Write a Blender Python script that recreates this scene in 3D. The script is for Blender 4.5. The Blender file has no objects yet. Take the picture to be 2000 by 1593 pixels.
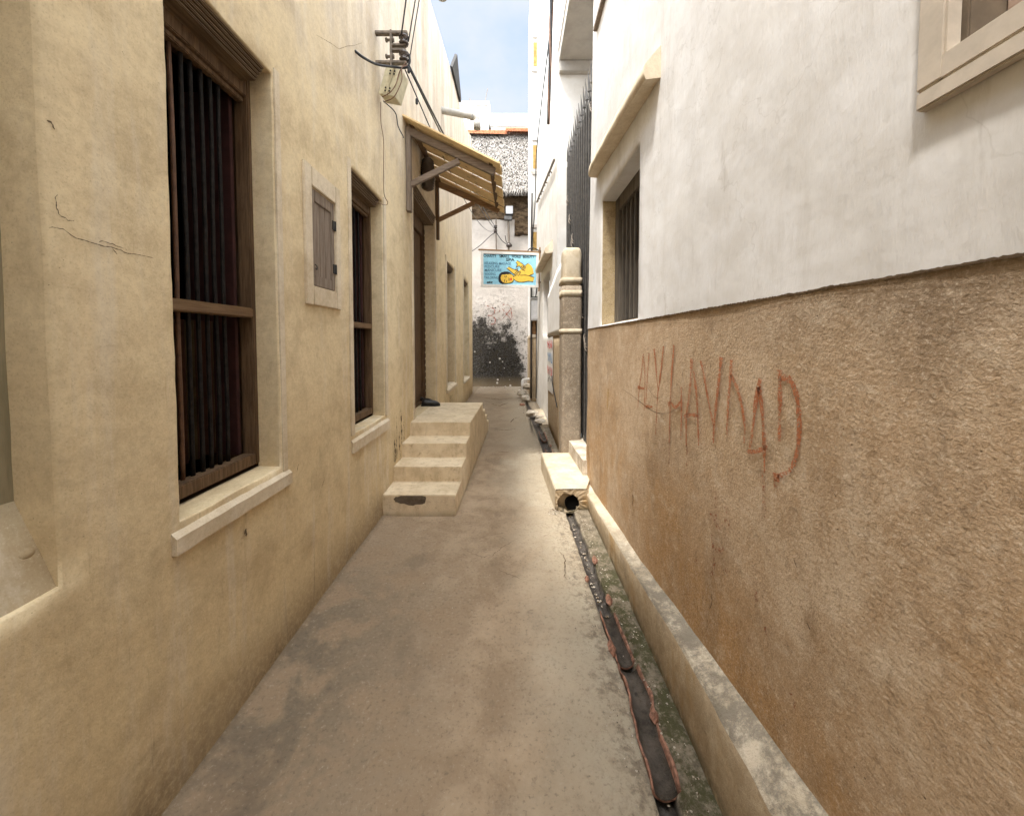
import bpy, bmesh, math, random
from mathutils import Vector, Matrix, noise as mnoise
R = math.radians
random.seed(7)
SC = bpy.context.scene
COL = SC.collection

# ------------------------------------------------------------------ camera
cam_d = bpy.data.cameras.new('camera')
cam = bpy.data.objects.new('camera', cam_d); COL.objects.link(cam)
cam.location = (0, 0, 1.6)
cam.rotation_euler = (R(90 - 2.14), 0, 0)
cam_d.sensor_width = 36; cam_d.lens = 36 * 722 / 2000
cam_d.shift_y = -101.5 / 2000
cam_d.clip_start = .02; cam_d.clip_end = 3000
SC.camera = cam

# ------------------------------------------------------------------ light
SUN_DIR = Vector((.27, .34, -1)).normalized()        # the way the light travels
el = math.asin(-SUN_DIR.z)
az = math.atan2(-SUN_DIR.x, -SUN_DIR.y)              # compass angle of the sun from +Y
world = bpy.data.worlds.new('World'); SC.world = world; world.use_nodes = True
nt = world.node_tree; nt.nodes.clear()
o = nt.nodes.new('ShaderNodeOutputWorld'); bg = nt.nodes.new('ShaderNodeBackground')
sky = nt.nodes.new('ShaderNodeTexSky'); sky.sky_type = 'NISHITA'; sky.sun_disc = False
sky.sun_elevation = el; sky.sun_rotation = az; sky.air_density = .6; sky.dust_density = 1.6
tc = nt.nodes.new('ShaderNodeTexCoord'); mp = nt.nodes.new('ShaderNodeMapping')
mp.inputs['Scale'].default_value = (1, 1, 1.6)
nz = nt.nodes.new('ShaderNodeTexNoise'); nz.inputs['Scale'].default_value = 2.6
nz.inputs['Detail'].default_value = 7; nz.inputs['Roughness'].default_value = .55
rp = nt.nodes.new('ShaderNodeValToRGB')
rp.color_ramp.elements[0].position = .40; rp.color_ramp.elements[0].color = (.30, .30, .30, 1)
rp.color_ramp.elements[1].position = .62; rp.color_ramp.elements[1].color = (.95, .95, .95, 1)
mx = nt.nodes.new('ShaderNodeMix'); mx.data_type = 'RGBA'
mx.inputs[7].default_value = (1.38, 1.47, 1.56, 1)      # thin cloud over the clear part ahead
nt.links.new(tc.outputs['Generated'], mp.inputs[0]); nt.links.new(mp.outputs[0], nz.inputs['Vector'])
nt.links.new(nz.outputs[0], rp.inputs[0]); nt.links.new(rp.outputs[0], mx.inputs[0])
nt.links.new(sky.outputs[0], mx.inputs[6])
sxyz = nt.nodes.new('ShaderNodeSeparateXYZ'); nt.links.new(tc.outputs['Generated'], sxyz.inputs[0])
edge = nt.nodes.new('ShaderNodeMath'); edge.operation = 'MULTIPLY_ADD'; edge.inputs[1].default_value = .12
nt.links.new(nz.outputs[0], edge.inputs[0]); nt.links.new(sxyz.outputs[1], edge.inputs[2])
ck = nt.nodes.new('ShaderNodeMapRange'); ck.interpolation_type = 'SMOOTHSTEP'; ck.inputs[1].default_value = .64; ck.inputs[2].default_value = .76
nt.links.new(edge.outputs[0], ck.inputs[0])
mx2 = nt.nodes.new('ShaderNodeMix'); mx2.data_type = 'RGBA'; mx2.inputs[6].default_value = (10.0, 10.5, 11.2, 1)   # thick sunlit cloud
nt.links.new(ck.outputs[0], mx2.inputs[0]); nt.links.new(mx.outputs[2], mx2.inputs[7]); nt.links.new(mx2.outputs[2], bg.inputs[0])
bg.inputs[1].default_value = .05
nt.links.new(bg.outputs[0], o.inputs[0])
sun_d = bpy.data.lights.new('sun', 'SUN'); sun_d.energy = .50; sun_d.angle = R(6)
sun_d.color = (1, .95, .88)
sun = bpy.data.objects.new('sun', sun_d); COL.objects.link(sun)
sun.rotation_euler = (-SUN_DIR).to_track_quat('Z', 'Y').to_euler()
SC.view_settings.view_transform = 'Standard'; SC.view_settings.look = 'None'
SC.cycles.diffuse_bounces = 10; SC.cycles.max_bounces = 14
SC.view_settings.exposure = 3.66; SC.view_settings.gamma = 1

# ------------------------------------------------------------------ materials
class NB:
    def __init__(s, name, rough=.9, spec=.25):
        s.m = bpy.data.materials.new(name); s.m.use_nodes = True
        s.nt = s.m.node_tree; s.p = s.nt.nodes['Principled BSDF']
        s.p.inputs['Roughness'].default_value = rough
        s.p.inputs['Specular IOR Level'].default_value = spec
        s.geo = s.nt.nodes.new('ShaderNodeNewGeometry'); s.pos = s.geo.outputs['Position']
        sp = s.nt.nodes.new('ShaderNodeSeparateXYZ'); s.l(s.pos, sp.inputs[0])
        s.x, s.y, s.z = sp.outputs
    def l(s, a, b): s.nt.links.new(a, b)
    def val(s, sock, v):
        if isinstance(v, (int, float)): sock.default_value = v
        elif isinstance(v, (tuple, list)): sock.default_value = tuple(v) if len(v) == 4 or len(sock.default_value) == 3 else tuple(v) + (1,)
        else: s.l(v, sock)
    def mapv(s, sc=(1, 1, 1), rot=(0, 0, 0), vec=None):
        n = s.nt.nodes.new('ShaderNodeMapping'); n.inputs['Scale'].default_value = sc; n.inputs['Rotation'].default_value = rot
        s.l(vec or s.pos, n.inputs[0]); return n.outputs[0]
    def noise(s, scale, det=5, rough=.6, vec=None, dist=0):
        n = s.nt.nodes.new('ShaderNodeTexNoise'); n.inputs['Scale'].default_value = scale
        n.inputs['Detail'].default_value = det; n.inputs['Roughness'].default_value = rough
        n.inputs['Distortion'].default_value = dist
        s.l(vec or s.pos, n.inputs['Vector']); return n.outputs[0]
    def voro(s, scale, vec=None, feat='F1', out=0):
        n = s.nt.nodes.new('ShaderNodeTexVoronoi'); n.inputs['Scale'].default_value = scale; n.feature = feat
        s.l(vec or s.pos, n.inputs['Vector']); return n.outputs[out]
    def ss(s, v, a, b, c=0, d=1):
        n = s.nt.nodes.new('ShaderNodeMapRange'); n.interpolation_type = 'SMOOTHSTEP' if a < b else 'LINEAR'
        n.clamp = True
        s.val(n.inputs[0], v); n.inputs[1].default_value = a; n.inputs[2].default_value = b
        n.inputs[3].default_value = c; n.inputs[4].default_value = d; return n.outputs[0]
    def m2(s, op, a, b=0):
        n = s.nt.nodes.new('ShaderNodeMath'); n.operation = op; s.val(n.inputs[0], a); s.val(n.inputs[1], b); return n.outputs[0]
    def mix(s, f, a, b, mode='MIX'):
        n = s.nt.nodes.new('ShaderNodeMix'); n.data_type = 'RGBA'; n.blend_type = mode
        s.val(n.inputs[0], f); s.val(n.inputs[6], a); s.val(n.inputs[7], b); return n.outputs[2]
    def color(s, c): s.val(s.p.inputs['Base Color'], c)
    def bump(s, h, dist=.01, st=1.0):
        n = s.nt.nodes.new('ShaderNodeBump'); n.inputs['Strength'].default_value = st; n.inputs['Distance'].default_value = dist
        s.l(h, n.inputs['Height']); s.l(n.outputs[0], s.p.inputs['Normal'])
    def cutout(s, f):
        """f = 1 paint, 0 bare wall showing through the worn paint"""
        t = s.nt.nodes.new('ShaderNodeBsdfTransparent'); n = s.nt.nodes.new('ShaderNodeMixShader')
        s.l(f, n.inputs[0]); s.l(t.outputs[0], n.inputs[1]); s.l(s.p.outputs[0], n.inputs[2])
        s.l(n.outputs[0], s.nt.nodes['Material Output'].inputs[0])

def simple(name, c, rough=.7, spec=.3, var=.25, scale=12, metal=0, bump=0.0, bs=60):
    b = NB(name, rough, spec); n = b.noise(scale, 6, .65)
    b.color(b.mix(b.ss(n, .3, .7), tuple(v * (1 - var) for v in c), tuple(min(1, v * (1 + var)) for v in c)))
    b.p.inputs['Metallic'].default_value = metal
    if bump: b.bump(b.noise(bs, 5, .6), bump)
    return b.m

def cream_plaster(name, hi=(.745, .62, .405), lo=(.67, .54, .33), dirt=True):
    b = NB(name, .92, .15)
    big = b.noise(1.1, 5, .6); mid = b.noise(4.5, 7, .68); fine = b.noise(38, 5, .7)
    streak = b.noise(7, 5, .65, b.mapv((1, 1, .10)))
    c = b.mix(b.ss(b.m2('ADD', b.z, b.m2('MULTIPLY', big, 1.4)), .9, 2.6), lo, hi)
    c = b.mix(b.ss(mid, .42, .72, 0, .55), c, (.42, .32, .19), 'MIX')
    c = b.mix(b.ss(mid, .50, .28, 0, .0), c, c)
    pale = b.ss(streak, .52, .72, 0, .45)
    c = b.mix(pale, c, (.72, .66, .55))
    # greyish washed bands high on the wall
    c = b.mix(b.m2('MULTIPLY', b.ss(b.m2('ADD', b.z, b.m2('MULTIPLY', mid, 1.5)), 3.4, 5.6), .75), c, b.mix(b.ss(streak, .35, .65), (.45, .40, .36), (.68, .63, .57)))
    if dirt:
        foot = b.m2('MULTIPLY', b.ss(b.m2('ADD', b.z, b.m2('MULTIPLY', b.m2('SUBTRACT', mid, .5), .55)), .30, -.02), b.ss(fine, .3, .6, .55, 1))
        c = b.mix(b.m2('MULTIPLY', foot, .8), c, (.13, .085, .05))
        drip = b.m2('MULTIPLY', b.ss(b.noise(22, 4, .6, b.mapv((1, 1, .07))), .64, .74), b.ss(b.z, 1.6, .5))
        c = b.mix(b.m2('MULTIPLY', drip, .55), c, (.12, .09, .06))
    speck = b.ss(b.voro(34), .055, .03)
    speck = b.m2('MULTIPLY', speck, b.ss(b.noise(3, 2), .52, .58))
    c = b.mix(b.m2('MULTIPLY', speck, .75), c, (.10, .07, .045))
    c = b.mix(b.ss(fine, .35, .7, 0, .22), c, (.33, .24, .14))
    vf = b.noise(160, 3, .7); c = b.mix(b.ss(vf, .55, .75, 0, .35), c, (.80, .70, .54)); c = b.mix(b.ss(vf, .45, .28, 0, .35), c, (.28, .20, .12))
    scr = b.noise(14, 6, .7, b.mapv((1, 3.2, .35), (R(-12), 0, 0))); c = b.mix(b.ss(scr, .60, .70, 0, .28), c, (.36, .265, .16))
    blot = b.noise(2.6, 9, .72, None, .6); c = b.mix(b.ss(blot, .52, .66, 0, .38), c, (.44, .335, .20))
    b.color(c)
    h = b.m2('ADD', b.m2('MULTIPLY', b.noise(2.2, 4, .5), 4), b.m2('ADD', b.m2('MULTIPLY', mid, .5), b.m2('MULTIPLY', fine, .22)))
    trowel = b.noise(9, 3, .5, b.mapv((1, .35, 1), (R(35), 0, 0)))
    h = b.m2('ADD', h, b.m2('MULTIPLY', trowel, .4))
    b.bump(h, .006, .7)
    return b.m

def white_plaster(name, base=(.72, .715, .71), grime=.5):
    b = NB(name, .92, .15)
    mid = b.noise(3.2, 7, .65); fine = b.noise(45, 5, .7)
    st = b.noise(6, 6, .7, b.mapv((1, 1, .16))); scr = b.noise(5, 6, .7, b.mapv((1, 2.6, .5), (R(38), 0, 0)))
    c = b.mix(b.ss(mid, .35, .68, 0, .6), base, tuple(v * w for v, w in zip(base, (.80, .77, .72))))
    c = b.mix(b.ss(st, .55, .75, 0, grime * .8), c, (.46, .43, .38))
    c = b.mix(b.ss(scr, .60, .74, 0, grime * .7), c, (.40, .37, .33))
    hair = b.ss(b.m2('ABSOLUTE', b.m2('SUBTRACT', b.noise(1.5, 5, .6), .5)), .004, .0)
    c = b.mix(b.m2('MULTIPLY', hair, .35 * grime), c, (.25, .22, .18))
    c = b.mix(b.ss(fine, .5, .8, 0, .16), c, (.4, .36, .3)); band = b.noise(1.2, 8, .68, b.mapv((1, 2.2, .8), (R(52), 0, 0)))
    c = b.mix(b.ss(band, .52, .66, 0, .30 * grime * 2), c, (.50, .485, .46))
    b.color(c)
    h = b.m2('ADD', b.m2('MULTIPLY', b.noise(2.0, 4, .5), 6), b.m2('ADD', b.m2('MULTIPLY', scr, 1.2), b.m2('MULTIPLY', fine, .25)))
    b.bump(h, .0045, .6)
    return b.m

def brown_render(name, a=(.50, .37, .245), b2=(.41, .29, .18), stain=True, bump=.0032):
    b = NB(name, .95, .12)
    big = b.noise(1.3, 4, .55); mid = b.noise(5, 7, .68); fine = b.noise(70, 4, .62); gr = b.noise(28, 6, .75, None, .4)
    c = b.mix(b.ss(big, .35, .65), a, b2)
    if stain:
        ochre = b.m2('MULTIPLY', b.ss(b.m2('ADD', b.z, b.m2('MULTIPLY', b.noise(2.1, 5, .6), 1.6)), 2.1, 1.35), b.ss(b.noise(1.7, 5, .6, b.mapv((1, 1.3, .8))), .38, .6))
        c = b.mix(b.m2('MULTIPLY', ochre, .75), c, (.42, .24, .095))
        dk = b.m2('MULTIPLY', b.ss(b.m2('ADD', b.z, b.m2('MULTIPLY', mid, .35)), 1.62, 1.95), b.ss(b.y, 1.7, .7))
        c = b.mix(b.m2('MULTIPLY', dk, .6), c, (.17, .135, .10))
        dr = b.m2('MULTIPLY', b.ss(b.noise(2.4, 4, .6, b.mapv((1, 1.6, .5))), .56, .7), b.ss(b.z, 1.4, .9))
        c = b.mix(b.m2('MULTIPLY', dr, .55), c, (.20, .125, .065))
    vf = b.noise(130, 3, .75); g4 = b.noise(11, 7, .7)
    c = b.mix(b.ss(g4, .5, .7, 0, .4), c, (.60, .50, .38)); c = b.mix(b.ss(g4, .46, .32, 0, .35), c, (.25, .175, .11))
    if stain:
        damp = b.noise(1.5, 8, .66, b.mapv((1, 1.4, .75), (0, 0, 0), None), .5)
        c = b.mix(b.ss(damp, .53, .64, 0, .42), c, (.24, .175, .115)); c = b.mix(b.ss(damp, .44, .34, 0, .45), c, (.64, .53, .40))
        scrp = b.noise(7, 7, .7, b.mapv((1, .5, 1.6), (R(28), 0, 0))); c = b.mix(b.ss(scrp, .60, .70, 0, .35), c, (.66, .57, .45))
    c = b.mix(b.ss(gr, .52, .70, 0, .5), c, (.66, .55, .42)); c = b.mix(b.ss(gr, .46, .32, 0, .5), c, (.17, .12, .075))
    c = b.mix(b.ss(vf, .54, .70, 0, .45), c, (.70, .60, .48)); c = b.mix(b.ss(vf, .45, .32, 0, .5), c, (.15, .11, .07))
    pit = b.m2('MULTIPLY', b.ss(b.voro(26), .07, .04), b.ss(b.noise(4, 2), .5, .56)); c = b.mix(b.m2('MULTIPLY', pit, .8), c, (.08, .055, .035))
    b.color(c)
    h = b.m2('ADD', b.m2('MULTIPLY', b.noise(95, 4, .65), 1.0), b.m2('ADD', b.m2('MULTIPLY', g4, .5), b.m2('MULTIPLY', vf, .35)))
    b.bump(h, bump, .9)
    return b.m

def concrete_floor(name):
    b = NB(name, .88, .25)
    big = b.noise(1.0, 5, .6); mid = b.noise(3.4, 8, .66, None, .3); fine = b.noise(55, 5, .7); gr = b.noise(16, 8, .72)
    c = b.mix(b.ss(mid, .35, .68), (.268, .196, .125), (.395, .300, .200))
    # grey damp stains along the left wall, near the viewer
    g = b.m2('MULTIPLY', b.ss(b.m2('ADD', b.x, b.m2('MULTIPLY', big, .9)), .30, -.55), b.m2('MULTIPLY', b.ss(mid, .38, .56), b.ss(b.y, 3.4, 2.0)))
    c = b.mix(b.m2('MULTIPLY', g, .72), c, (.092, .078, .056))
    g2 = b.m2('MULTIPLY', b.ss(b.noise(2.3, 6, .6, b.mapv((1, .6, 1))), .54, .68), .55)
    c = b.mix(g2, c, (.15, .112, .075))
    # paler towards the drain
    xm = b.m2('ADD', b.x, b.m2('MULTIPLY', b.m2('SUBTRACT', b.noise(1.6, 7, .6), .5), .75))
    pale = b.ss(b.m2('ADD', xm, b.ss(b.y, 2.2, 5.0, 0, .22)), -.10, .42)
    c = b.mix(b.m2('MULTIPLY', pale, b.ss(mid, .25, .6, .95, .60)), c, (.54, .47, .35))
    far = b.m2('MULTIPLY', b.ss(b.y, 5.0, 8.5), .5)
    c = b.mix(b.m2('MULTIPLY', b.ss(b.m2('ADD', b.y, b.m2('MULTIPLY', b.m2('SUBTRACT', mid, .5), 1.6)), 5.0, 5.6), .55), c, (.20, .155, .105))  # floor beyond the slab painted darker, as ground out of the sun
    edge = b.ss(b.m2('ADD', b.x, b.m2('MULTIPLY', b.m2('SUBTRACT', gr, .5), .40)), .36, .50)
    c = b.mix(b.m2('MULTIPLY', edge, b.ss(gr, .42, .60, 0, .7)), c, (.16, .125, .088))
    c = b.mix(b.m2('MULTIPLY', b.ss(b.x, .55, .62), b.m2('MULTIPLY', b.ss(b.noise(11, 8, .78), .44, .58), b.ss(b.y, 3.0, 2.2))), c, (.105, .10, .05))
    c = b.mix(b.m2('MULTIPLY', b.ss(b.x, .57, .62), .75), c, b.mix(b.ss(gr, .4, .6), (.20, .165, .115), (.115, .092, .06)))
    c = b.mix(b.m2('MULTIPLY', b.ss(b.x, .55, .62), b.m2('MULTIPLY', b.ss(b.noise(11, 8, .78), .44, .56), b.ss(b.y, 3.2, 2.4))), c, (.075, .072, .03))
    wl = b.m2('MULTIPLY', b.ss(b.m2('ADD', b.x, b.m2('MULTIPLY', gr, .05)), -1.12, -1.16), .6)
    c = b.mix(wl, c, (.16, .115, .07))
    c = b.mix(b.ss(fine, .55, .75, 0, .5), c, (.46, .39, .30))
    c = b.mix(b.ss(gr, .46, .30, 0, .35), c, (.13, .10, .07))
    c = b.mix(b.ss(fine, .45, .27, 0, .62), c, (.08, .062, .045))
    sp = b.ss(b.voro(60), .05, .03); sp = b.m2('MULTIPLY', sp, b.ss(b.noise(9, 2), .55, .6))
    c = b.mix(sp, c, (.78, .72, .62))
    # damp bottom of the open drain
    wet = b.ss(b.z, -.018, -.045)
    c = b.mix(wet, c, b.mix(b.ss(gr, .4, .7), (.055, .045, .036), (.17, .15, .13)))
    b.l(b.ss(wet, 0, 1, .88, .35), b.p.inputs['Roughness'])
    b.color(c)
    rough_zone = b.ss(b.m2('ADD', b.x, b.m2('MULTIPLY', b.m2('SUBTRACT', big, .5), .5)), .05, .40, .25, 1.5)
    h = b.m2('ADD', b.m2('MULTIPLY', b.m2('MULTIPLY', gr, rough_zone), 1.6), b.m2('ADD', b.m2('MULTIPLY', fine, .22), b.m2('MULTIPLY', mid, 1.2)))
    b.bump(h, .015, .9)
    return b.m

def concrete(name, a=(.60, .53, .42), b2=(.42, .35, .26), dark=.0, bump=.012, amt=.5):
    b = NB(name, .9, .2)
    mid = b.noise(6, 8, .68); fine = b.noise(60, 5, .7); gr = b.noise(22, 7, .72)
    c = b.mix(b.ss(mid, .35, .66), a, b2)
    c = b.mix(b.ss(gr, .55, .7, 0, amt), c, tuple(v * .45 for v in b2))
    if dark:
        d = b.m2('MULTIPLY', b.ss(b.noise(8, 9, .8), .40, .56), b.ss(b.y, 3.0, 1.9))
        c = b.mix(b.m2('MULTIPLY', d, dark), c, (.13, .115, .09))
    b.color(c); b.bump(b.m2('ADD', gr, b.m2('MULTIPLY', fine, .3)), bump, .9)
    return b.m

def wood(name, a, b2, axis='z', rough=.75, sc=1.0, bump=.004):
    b = NB(name, rough, .25)
    s = {'x': (.08, 1, 1), 'y': (1, .08, 1), 'z': (1, 1, .08)}[axis]
    g = b.noise(60 * sc, 6, .7, b.mapv(s), .3); g2 = b.noise(16 * sc, 5, .6, b.mapv(s))
    c = b.mix(b.ss(g, .35, .65), a, b2); c = b.mix(b.ss(g2, .55, .72, 0, .6), c, tuple(v * .45 for v in a))
    b.color(c); b.bump(g, bump, .8)
    return b.m

def mouldy_wall(name):
    b = NB(name, .95, .1)
    mid = b.noise(1.3, 8, .72); fine = b.noise(9, 8, .78); gr = b.noise(24, 6, .75)
    c = b.mix(b.ss(mid, .35, .7), (.58, .53, .48), (.44, .40, .355))
    n = b.m2('ADD', b.m2('MULTIPLY', b.m2('SUBTRACT', mid, .5), 2.6), b.m2('MULTIPLY', b.m2('SUBTRACT', fine, .5), 2.2))
    low = b.m2('ADD', b.m2('MULTIPLY', b.z, .55), n)
    xx = b.m2('MULTIPLY', b.ss(b.x, -.2, .9), 1.6)
    m = b.ss(b.m2('ADD', low, xx), 1.45, .75)
    c = b.mix(b.m2('MULTIPLY', b.ss(m, .3, .62), b.ss(gr, .38, .70, 1, .80)), c, (.014, .012, .009))
    m2 = b.m2('MULTIPLY', b.ss(b.m2('ADD', low, b.m2('MULTIPLY', xx, .5)), 2.25, 1.35), b.ss(fine, .50, .60))
    c = b.mix(b.m2('MULTIPLY', m2, .9), c, (.05, .042, .028))
    foot = b.m2('MULTIPLY', b.ss(b.m2('ADD', b.z, b.m2('MULTIPLY', gr, .3)), .55, .2), .75)
    c = b.mix(foot, c, (.22, .165, .10))
    patches = b.m2('MULTIPLY', b.ss(b.voro(4.2), .18, .12), b.ss(b.z, 1.5, 1.0))
    c = b.mix(b.m2('MULTIPLY', patches, .8), c, (.70, .64, .56))
    b.color(c); b.bump(b.m2('ADD', fine, b.m2('MULTIPLY', gr, .4)), .03, .8)
    return b.m

M = {}
M['cream'] = cream_plaster('cream_plaster')
M['cream_trim'] = cream_plaster('cream_trim', (.70, .61, .47), (.62, .53, .39), False)
M['white'] = white_plaster('white_plaster')
M['white_far'] = white_plaster('white_limewash', (.72, .705, .675), .35)
M['dado'] = brown_render('brown_render')
M['post'] = brown_render('post_render', (.30, .245, .185), (.23, .185, .135), False)
M['yellow_plaster'] = brown_render('yellow_plaster', (.60, .47, .28), (.50, .385, .22), False, .012)
M['floor'] = concrete_floor('alley_concrete')
M['pale_conc'] = concrete('pale_concrete', (.60, .52, .39), (.47, .385, .27), 0, .010, .25)
M['ledge'] = concrete('ledge_concrete', (.58, .50, .38), (.42, .35, .25), .72, .012, .35)
b = NB('plinth_cement', .92, .15); st = b.noise(5, 7, .7, b.mapv((1, 1, .35))); g = b.noise(9, 8, .75); gf = b.noise(70, 5, .7)
c = b.mix(b.ss(g, .35, .66), (.50, .40, .27), (.36, .275, .175)); c = b.mix(b.ss(st, .50, .66, 0, .7), c, (.36, .225, .09)); c = b.mix(b.ss(st, .44, .30, 0, .6), c, (.20, .165, .12))
c = b.mix(b.ss(gf, .5, .75, 0, .4), c, (.15, .115, .075)); c = b.mix(b.m2('MULTIPLY', b.ss(b.z, .07, .0), b.ss(g, .3, .55)), c, (.12, .10, .065))
b.color(c); b.bump(b.m2('ADD', g, b.m2('MULTIPLY', gf, .3)), .012, .9); M['plinth'] = b.m
b = NB('step_cement', .9, .2); g = b.noise(5, 8, .7); gr = b.noise(20, 8, .75); gf = b.noise(110, 4, .7); st = b.noise(9, 7, .7, b.mapv((1, 1, .25)))
c = b.mix(b.ss(g, .35, .66), (.74, .625, .445), (.60, .485, .32)); c = b.mix(b.ss(st, .52, .68, 0, .5), c, (.40, .31, .19)); c = b.mix(b.ss(gr, .56, .68, 0, .55), c, (.33, .25, .16))
c = b.mix(b.ss(gf, .52, .72, 0, .35), c, (.36, .28, .18)); c = b.mix(b.m2('MULTIPLY', b.ss(b.m2('ADD', b.z, b.m2('MULTIPLY', gr, .1)), .10, .04), .6), c, (.20, .15, .095))
b.color(c); b.bump(b.m2('ADD', gr, b.m2('MULTIPLY', gf, .3)), .008, .9); M['step'] = b.m
M['chip'] = concrete('chipped_mortar', (.17, .135, .10), (.11, .085, .06), 0, .01)
M['wood_dark'] = wood('dark_wood', (.085, .048, .024), (.14, .085, .045))
M['wood_frame'] = wood('frame_wood', (.085, .05, .026), (.16, .10, .055))
M['wood_frame_y'] = wood('frame_wood_long', (.13, .078, .040), (.19, .12, .065), 'y')
M['wood_lintel'] = wood('lintel_wood', (.10, .065, .038), (.19, .13, .075), 'y')
M['wood_grey'] = wood('weathered_wood', (.17, .13, .10), (.27, .22, .175))
M['wood_grey_x'] = wood('weathered_wood_long', (.16, .12, .09), (.26, .205, .16), 'x')
M['wood_brown_x'] = wood('brown_batten', (.22, .13, .065), (.32, .20, .11), 'x')
M['pine'] = wood('pine_plank', (.72, .53, .28), (.84, .66, .38), 'x', .7)
M['olive_board'] = wood('olive_board', (.26, .235, .155), (.34, .30, .205), 'z')
M['maroon'] = simple('maroon_shutter', (.055, .022, .020), .6)
M['black'] = simple('black_iron', (.018, .017, .017), .55, .4)
M['bar'] = simple('iron_bar', (.016, .014, .013), .6, .12, .5, 30)
M['bar_rust'] = simple('rusty_bar', (.11, .055, .03), .6, .4, .3, 30)
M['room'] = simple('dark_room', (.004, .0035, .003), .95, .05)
M['curtain'] = simple('brown_cloth', (.03, .014, .009), .95, .05, .5, 6)
M['curtain2'] = simple('ochre_cloth', (.045, .032, .016), .95, .05, .5, 6)
M['steel'] = simple('weathered_steel', (.17, .14, .11), .6, .4, .35, 40, .3)
M['ceramic'] = simple('brown_porcelain', (.045, .032, .026), .25, .6)
M['box_cream'] = simple('cream_enamel', (.52, .47, .32), .5, .4, .12, 20)
M['cable'] = simple('black_cable', (.015, .015, .016), .5, .4)
M['copper'] = simple('brown_wire', (.16, .085, .05), .5, .4)
M['pvc'] = simple('grey_pipe', (.36, .345, .31), .5, .4, .12, 15)
M['clay'] = simple('terracotta', (.26, .135, .09), .85, .2, .55, 35, 0, .006)
M['sludge'] = concrete('grey_sludge', (.115, .095, .075), (.035, .028, .021), 0, .02, .7)
M['rust'] = simple('rusty_sheet', (.42, .17, .085), .8, .2, .5, 18)
M['signwhite'] = simple('white_paint', (.66, .64, .60), .6, .3, .10, 20)
M['signblue'] = simple('light_blue_paint', (.27, .55, .68), .6, .3, .10, 14)
M['signblack'] = simple('black_paint', (.012, .012, .016), .6, .3)
M['signtext'] = simple('slate_blue_paint', (.07, .17, .26), .6, .3, .3)
M['signyellow'] = simple('yellow_paint', (.70, .46, .06), .6, .3, .08, 25)
M['signred'] = simple('red_paint', (.62, .02, .02), .6, .3)
M['grey_box'] = simple('grey_enamel', (.45, .45, .46), .5, .4, .1)
M['soffit'] = simple('grey_soffit', (.40, .375, .34), .9, .1, .12, 4, 0, .004)
M['mustard'] = simple('mustard_render', (.34, .22, .075), .9, .1, .25, 10)
M['brown_panel'] = simple('brown_panel', (.20, .11, .05), .8, .2)
M['gate'] = simple('dark_gate', (.075, .07, .065), .5, .5, .3, 20)
M['gate_sheet'] = simple('gate_sheet', (.022, .021, .020), .6, .3, .3, 8)
M['shoe'] = simple('black_rubber', (.018, .017, .017), .45, .5)
M['stone'] = concrete('rubble_stone', (.66, .60, .50), (.40, .33, .25), 0, .02)
M['leaf'] = simple('dry_leaf', (.10, .065, .03), .9, .1, .5)
M['coral'] = None
M['mouldy'] = mouldy_wall('mouldy_whitewash')
b = NB('coral_rag', .95, .1); g = b.noise(3, 7, .7, b.mapv((1, 1, 2.4))); g2 = b.noise(13, 6, .75)
c = b.mix(b.ss(g, .38, .62), (.055, .036, .022), (.20, .14, .085)); c = b.mix(b.ss(g2, .52, .7, 0, .6), c, (.33, .24, .15))
b.color(c); b.bump(b.m2('ADD', g, g2), .06, 1); M['coral'] = b.m
b = NB('palm_thatch', .95, .1)
n = b.nt.nodes.new('ShaderNodeNewGeometry')
c = b.mix(n.outputs['Random Per Island'], (.13, .11, .09), (.60, .56, .51)); b.color(c); M['thatch'] = b.m
b = NB('thatch_under', .95, .1); b.color(b.mix(b.ss(b.noise(14, 5, .7), .4, .6), (.012, .010, .009), (.06, .05, .04))); M['under'] = b.m
# worn painted graffiti
def worn(name, c, thr=.47, sc=90, low=None):
    b = NB(name, .95, .1); n = b.noise(sc, 5, .7); n2 = b.noise(9, 4, .6)
    b.color(b.mix(n2, c, tuple(v * .75 for v in c)))
    f = b.ss(b.m2('ADD', n, b.m2('MULTIPLY', b.m2('SUBTRACT', n2, .5), .35)), thr - .10, thr + .10, 0, .88)
    b.cutout(f); return b.m
M['graffiti'] = worn('red_graffiti', (.47, .17, .075), .455, 140)
M['graffiti_faint'] = worn('faint_red_graffiti', (.36, .13, .06), .56)
M['graffiti_yellow'] = worn('yellow_graffiti', (.55, .36, .06), .48)
M['stain'] = worn('dark_stain', (.075, .055, .035), .52, 40)
M['crack'] = simple('crack', (.12, .085, .055), 1, 0)  # also colours the painted shadow line on the right wall

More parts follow.
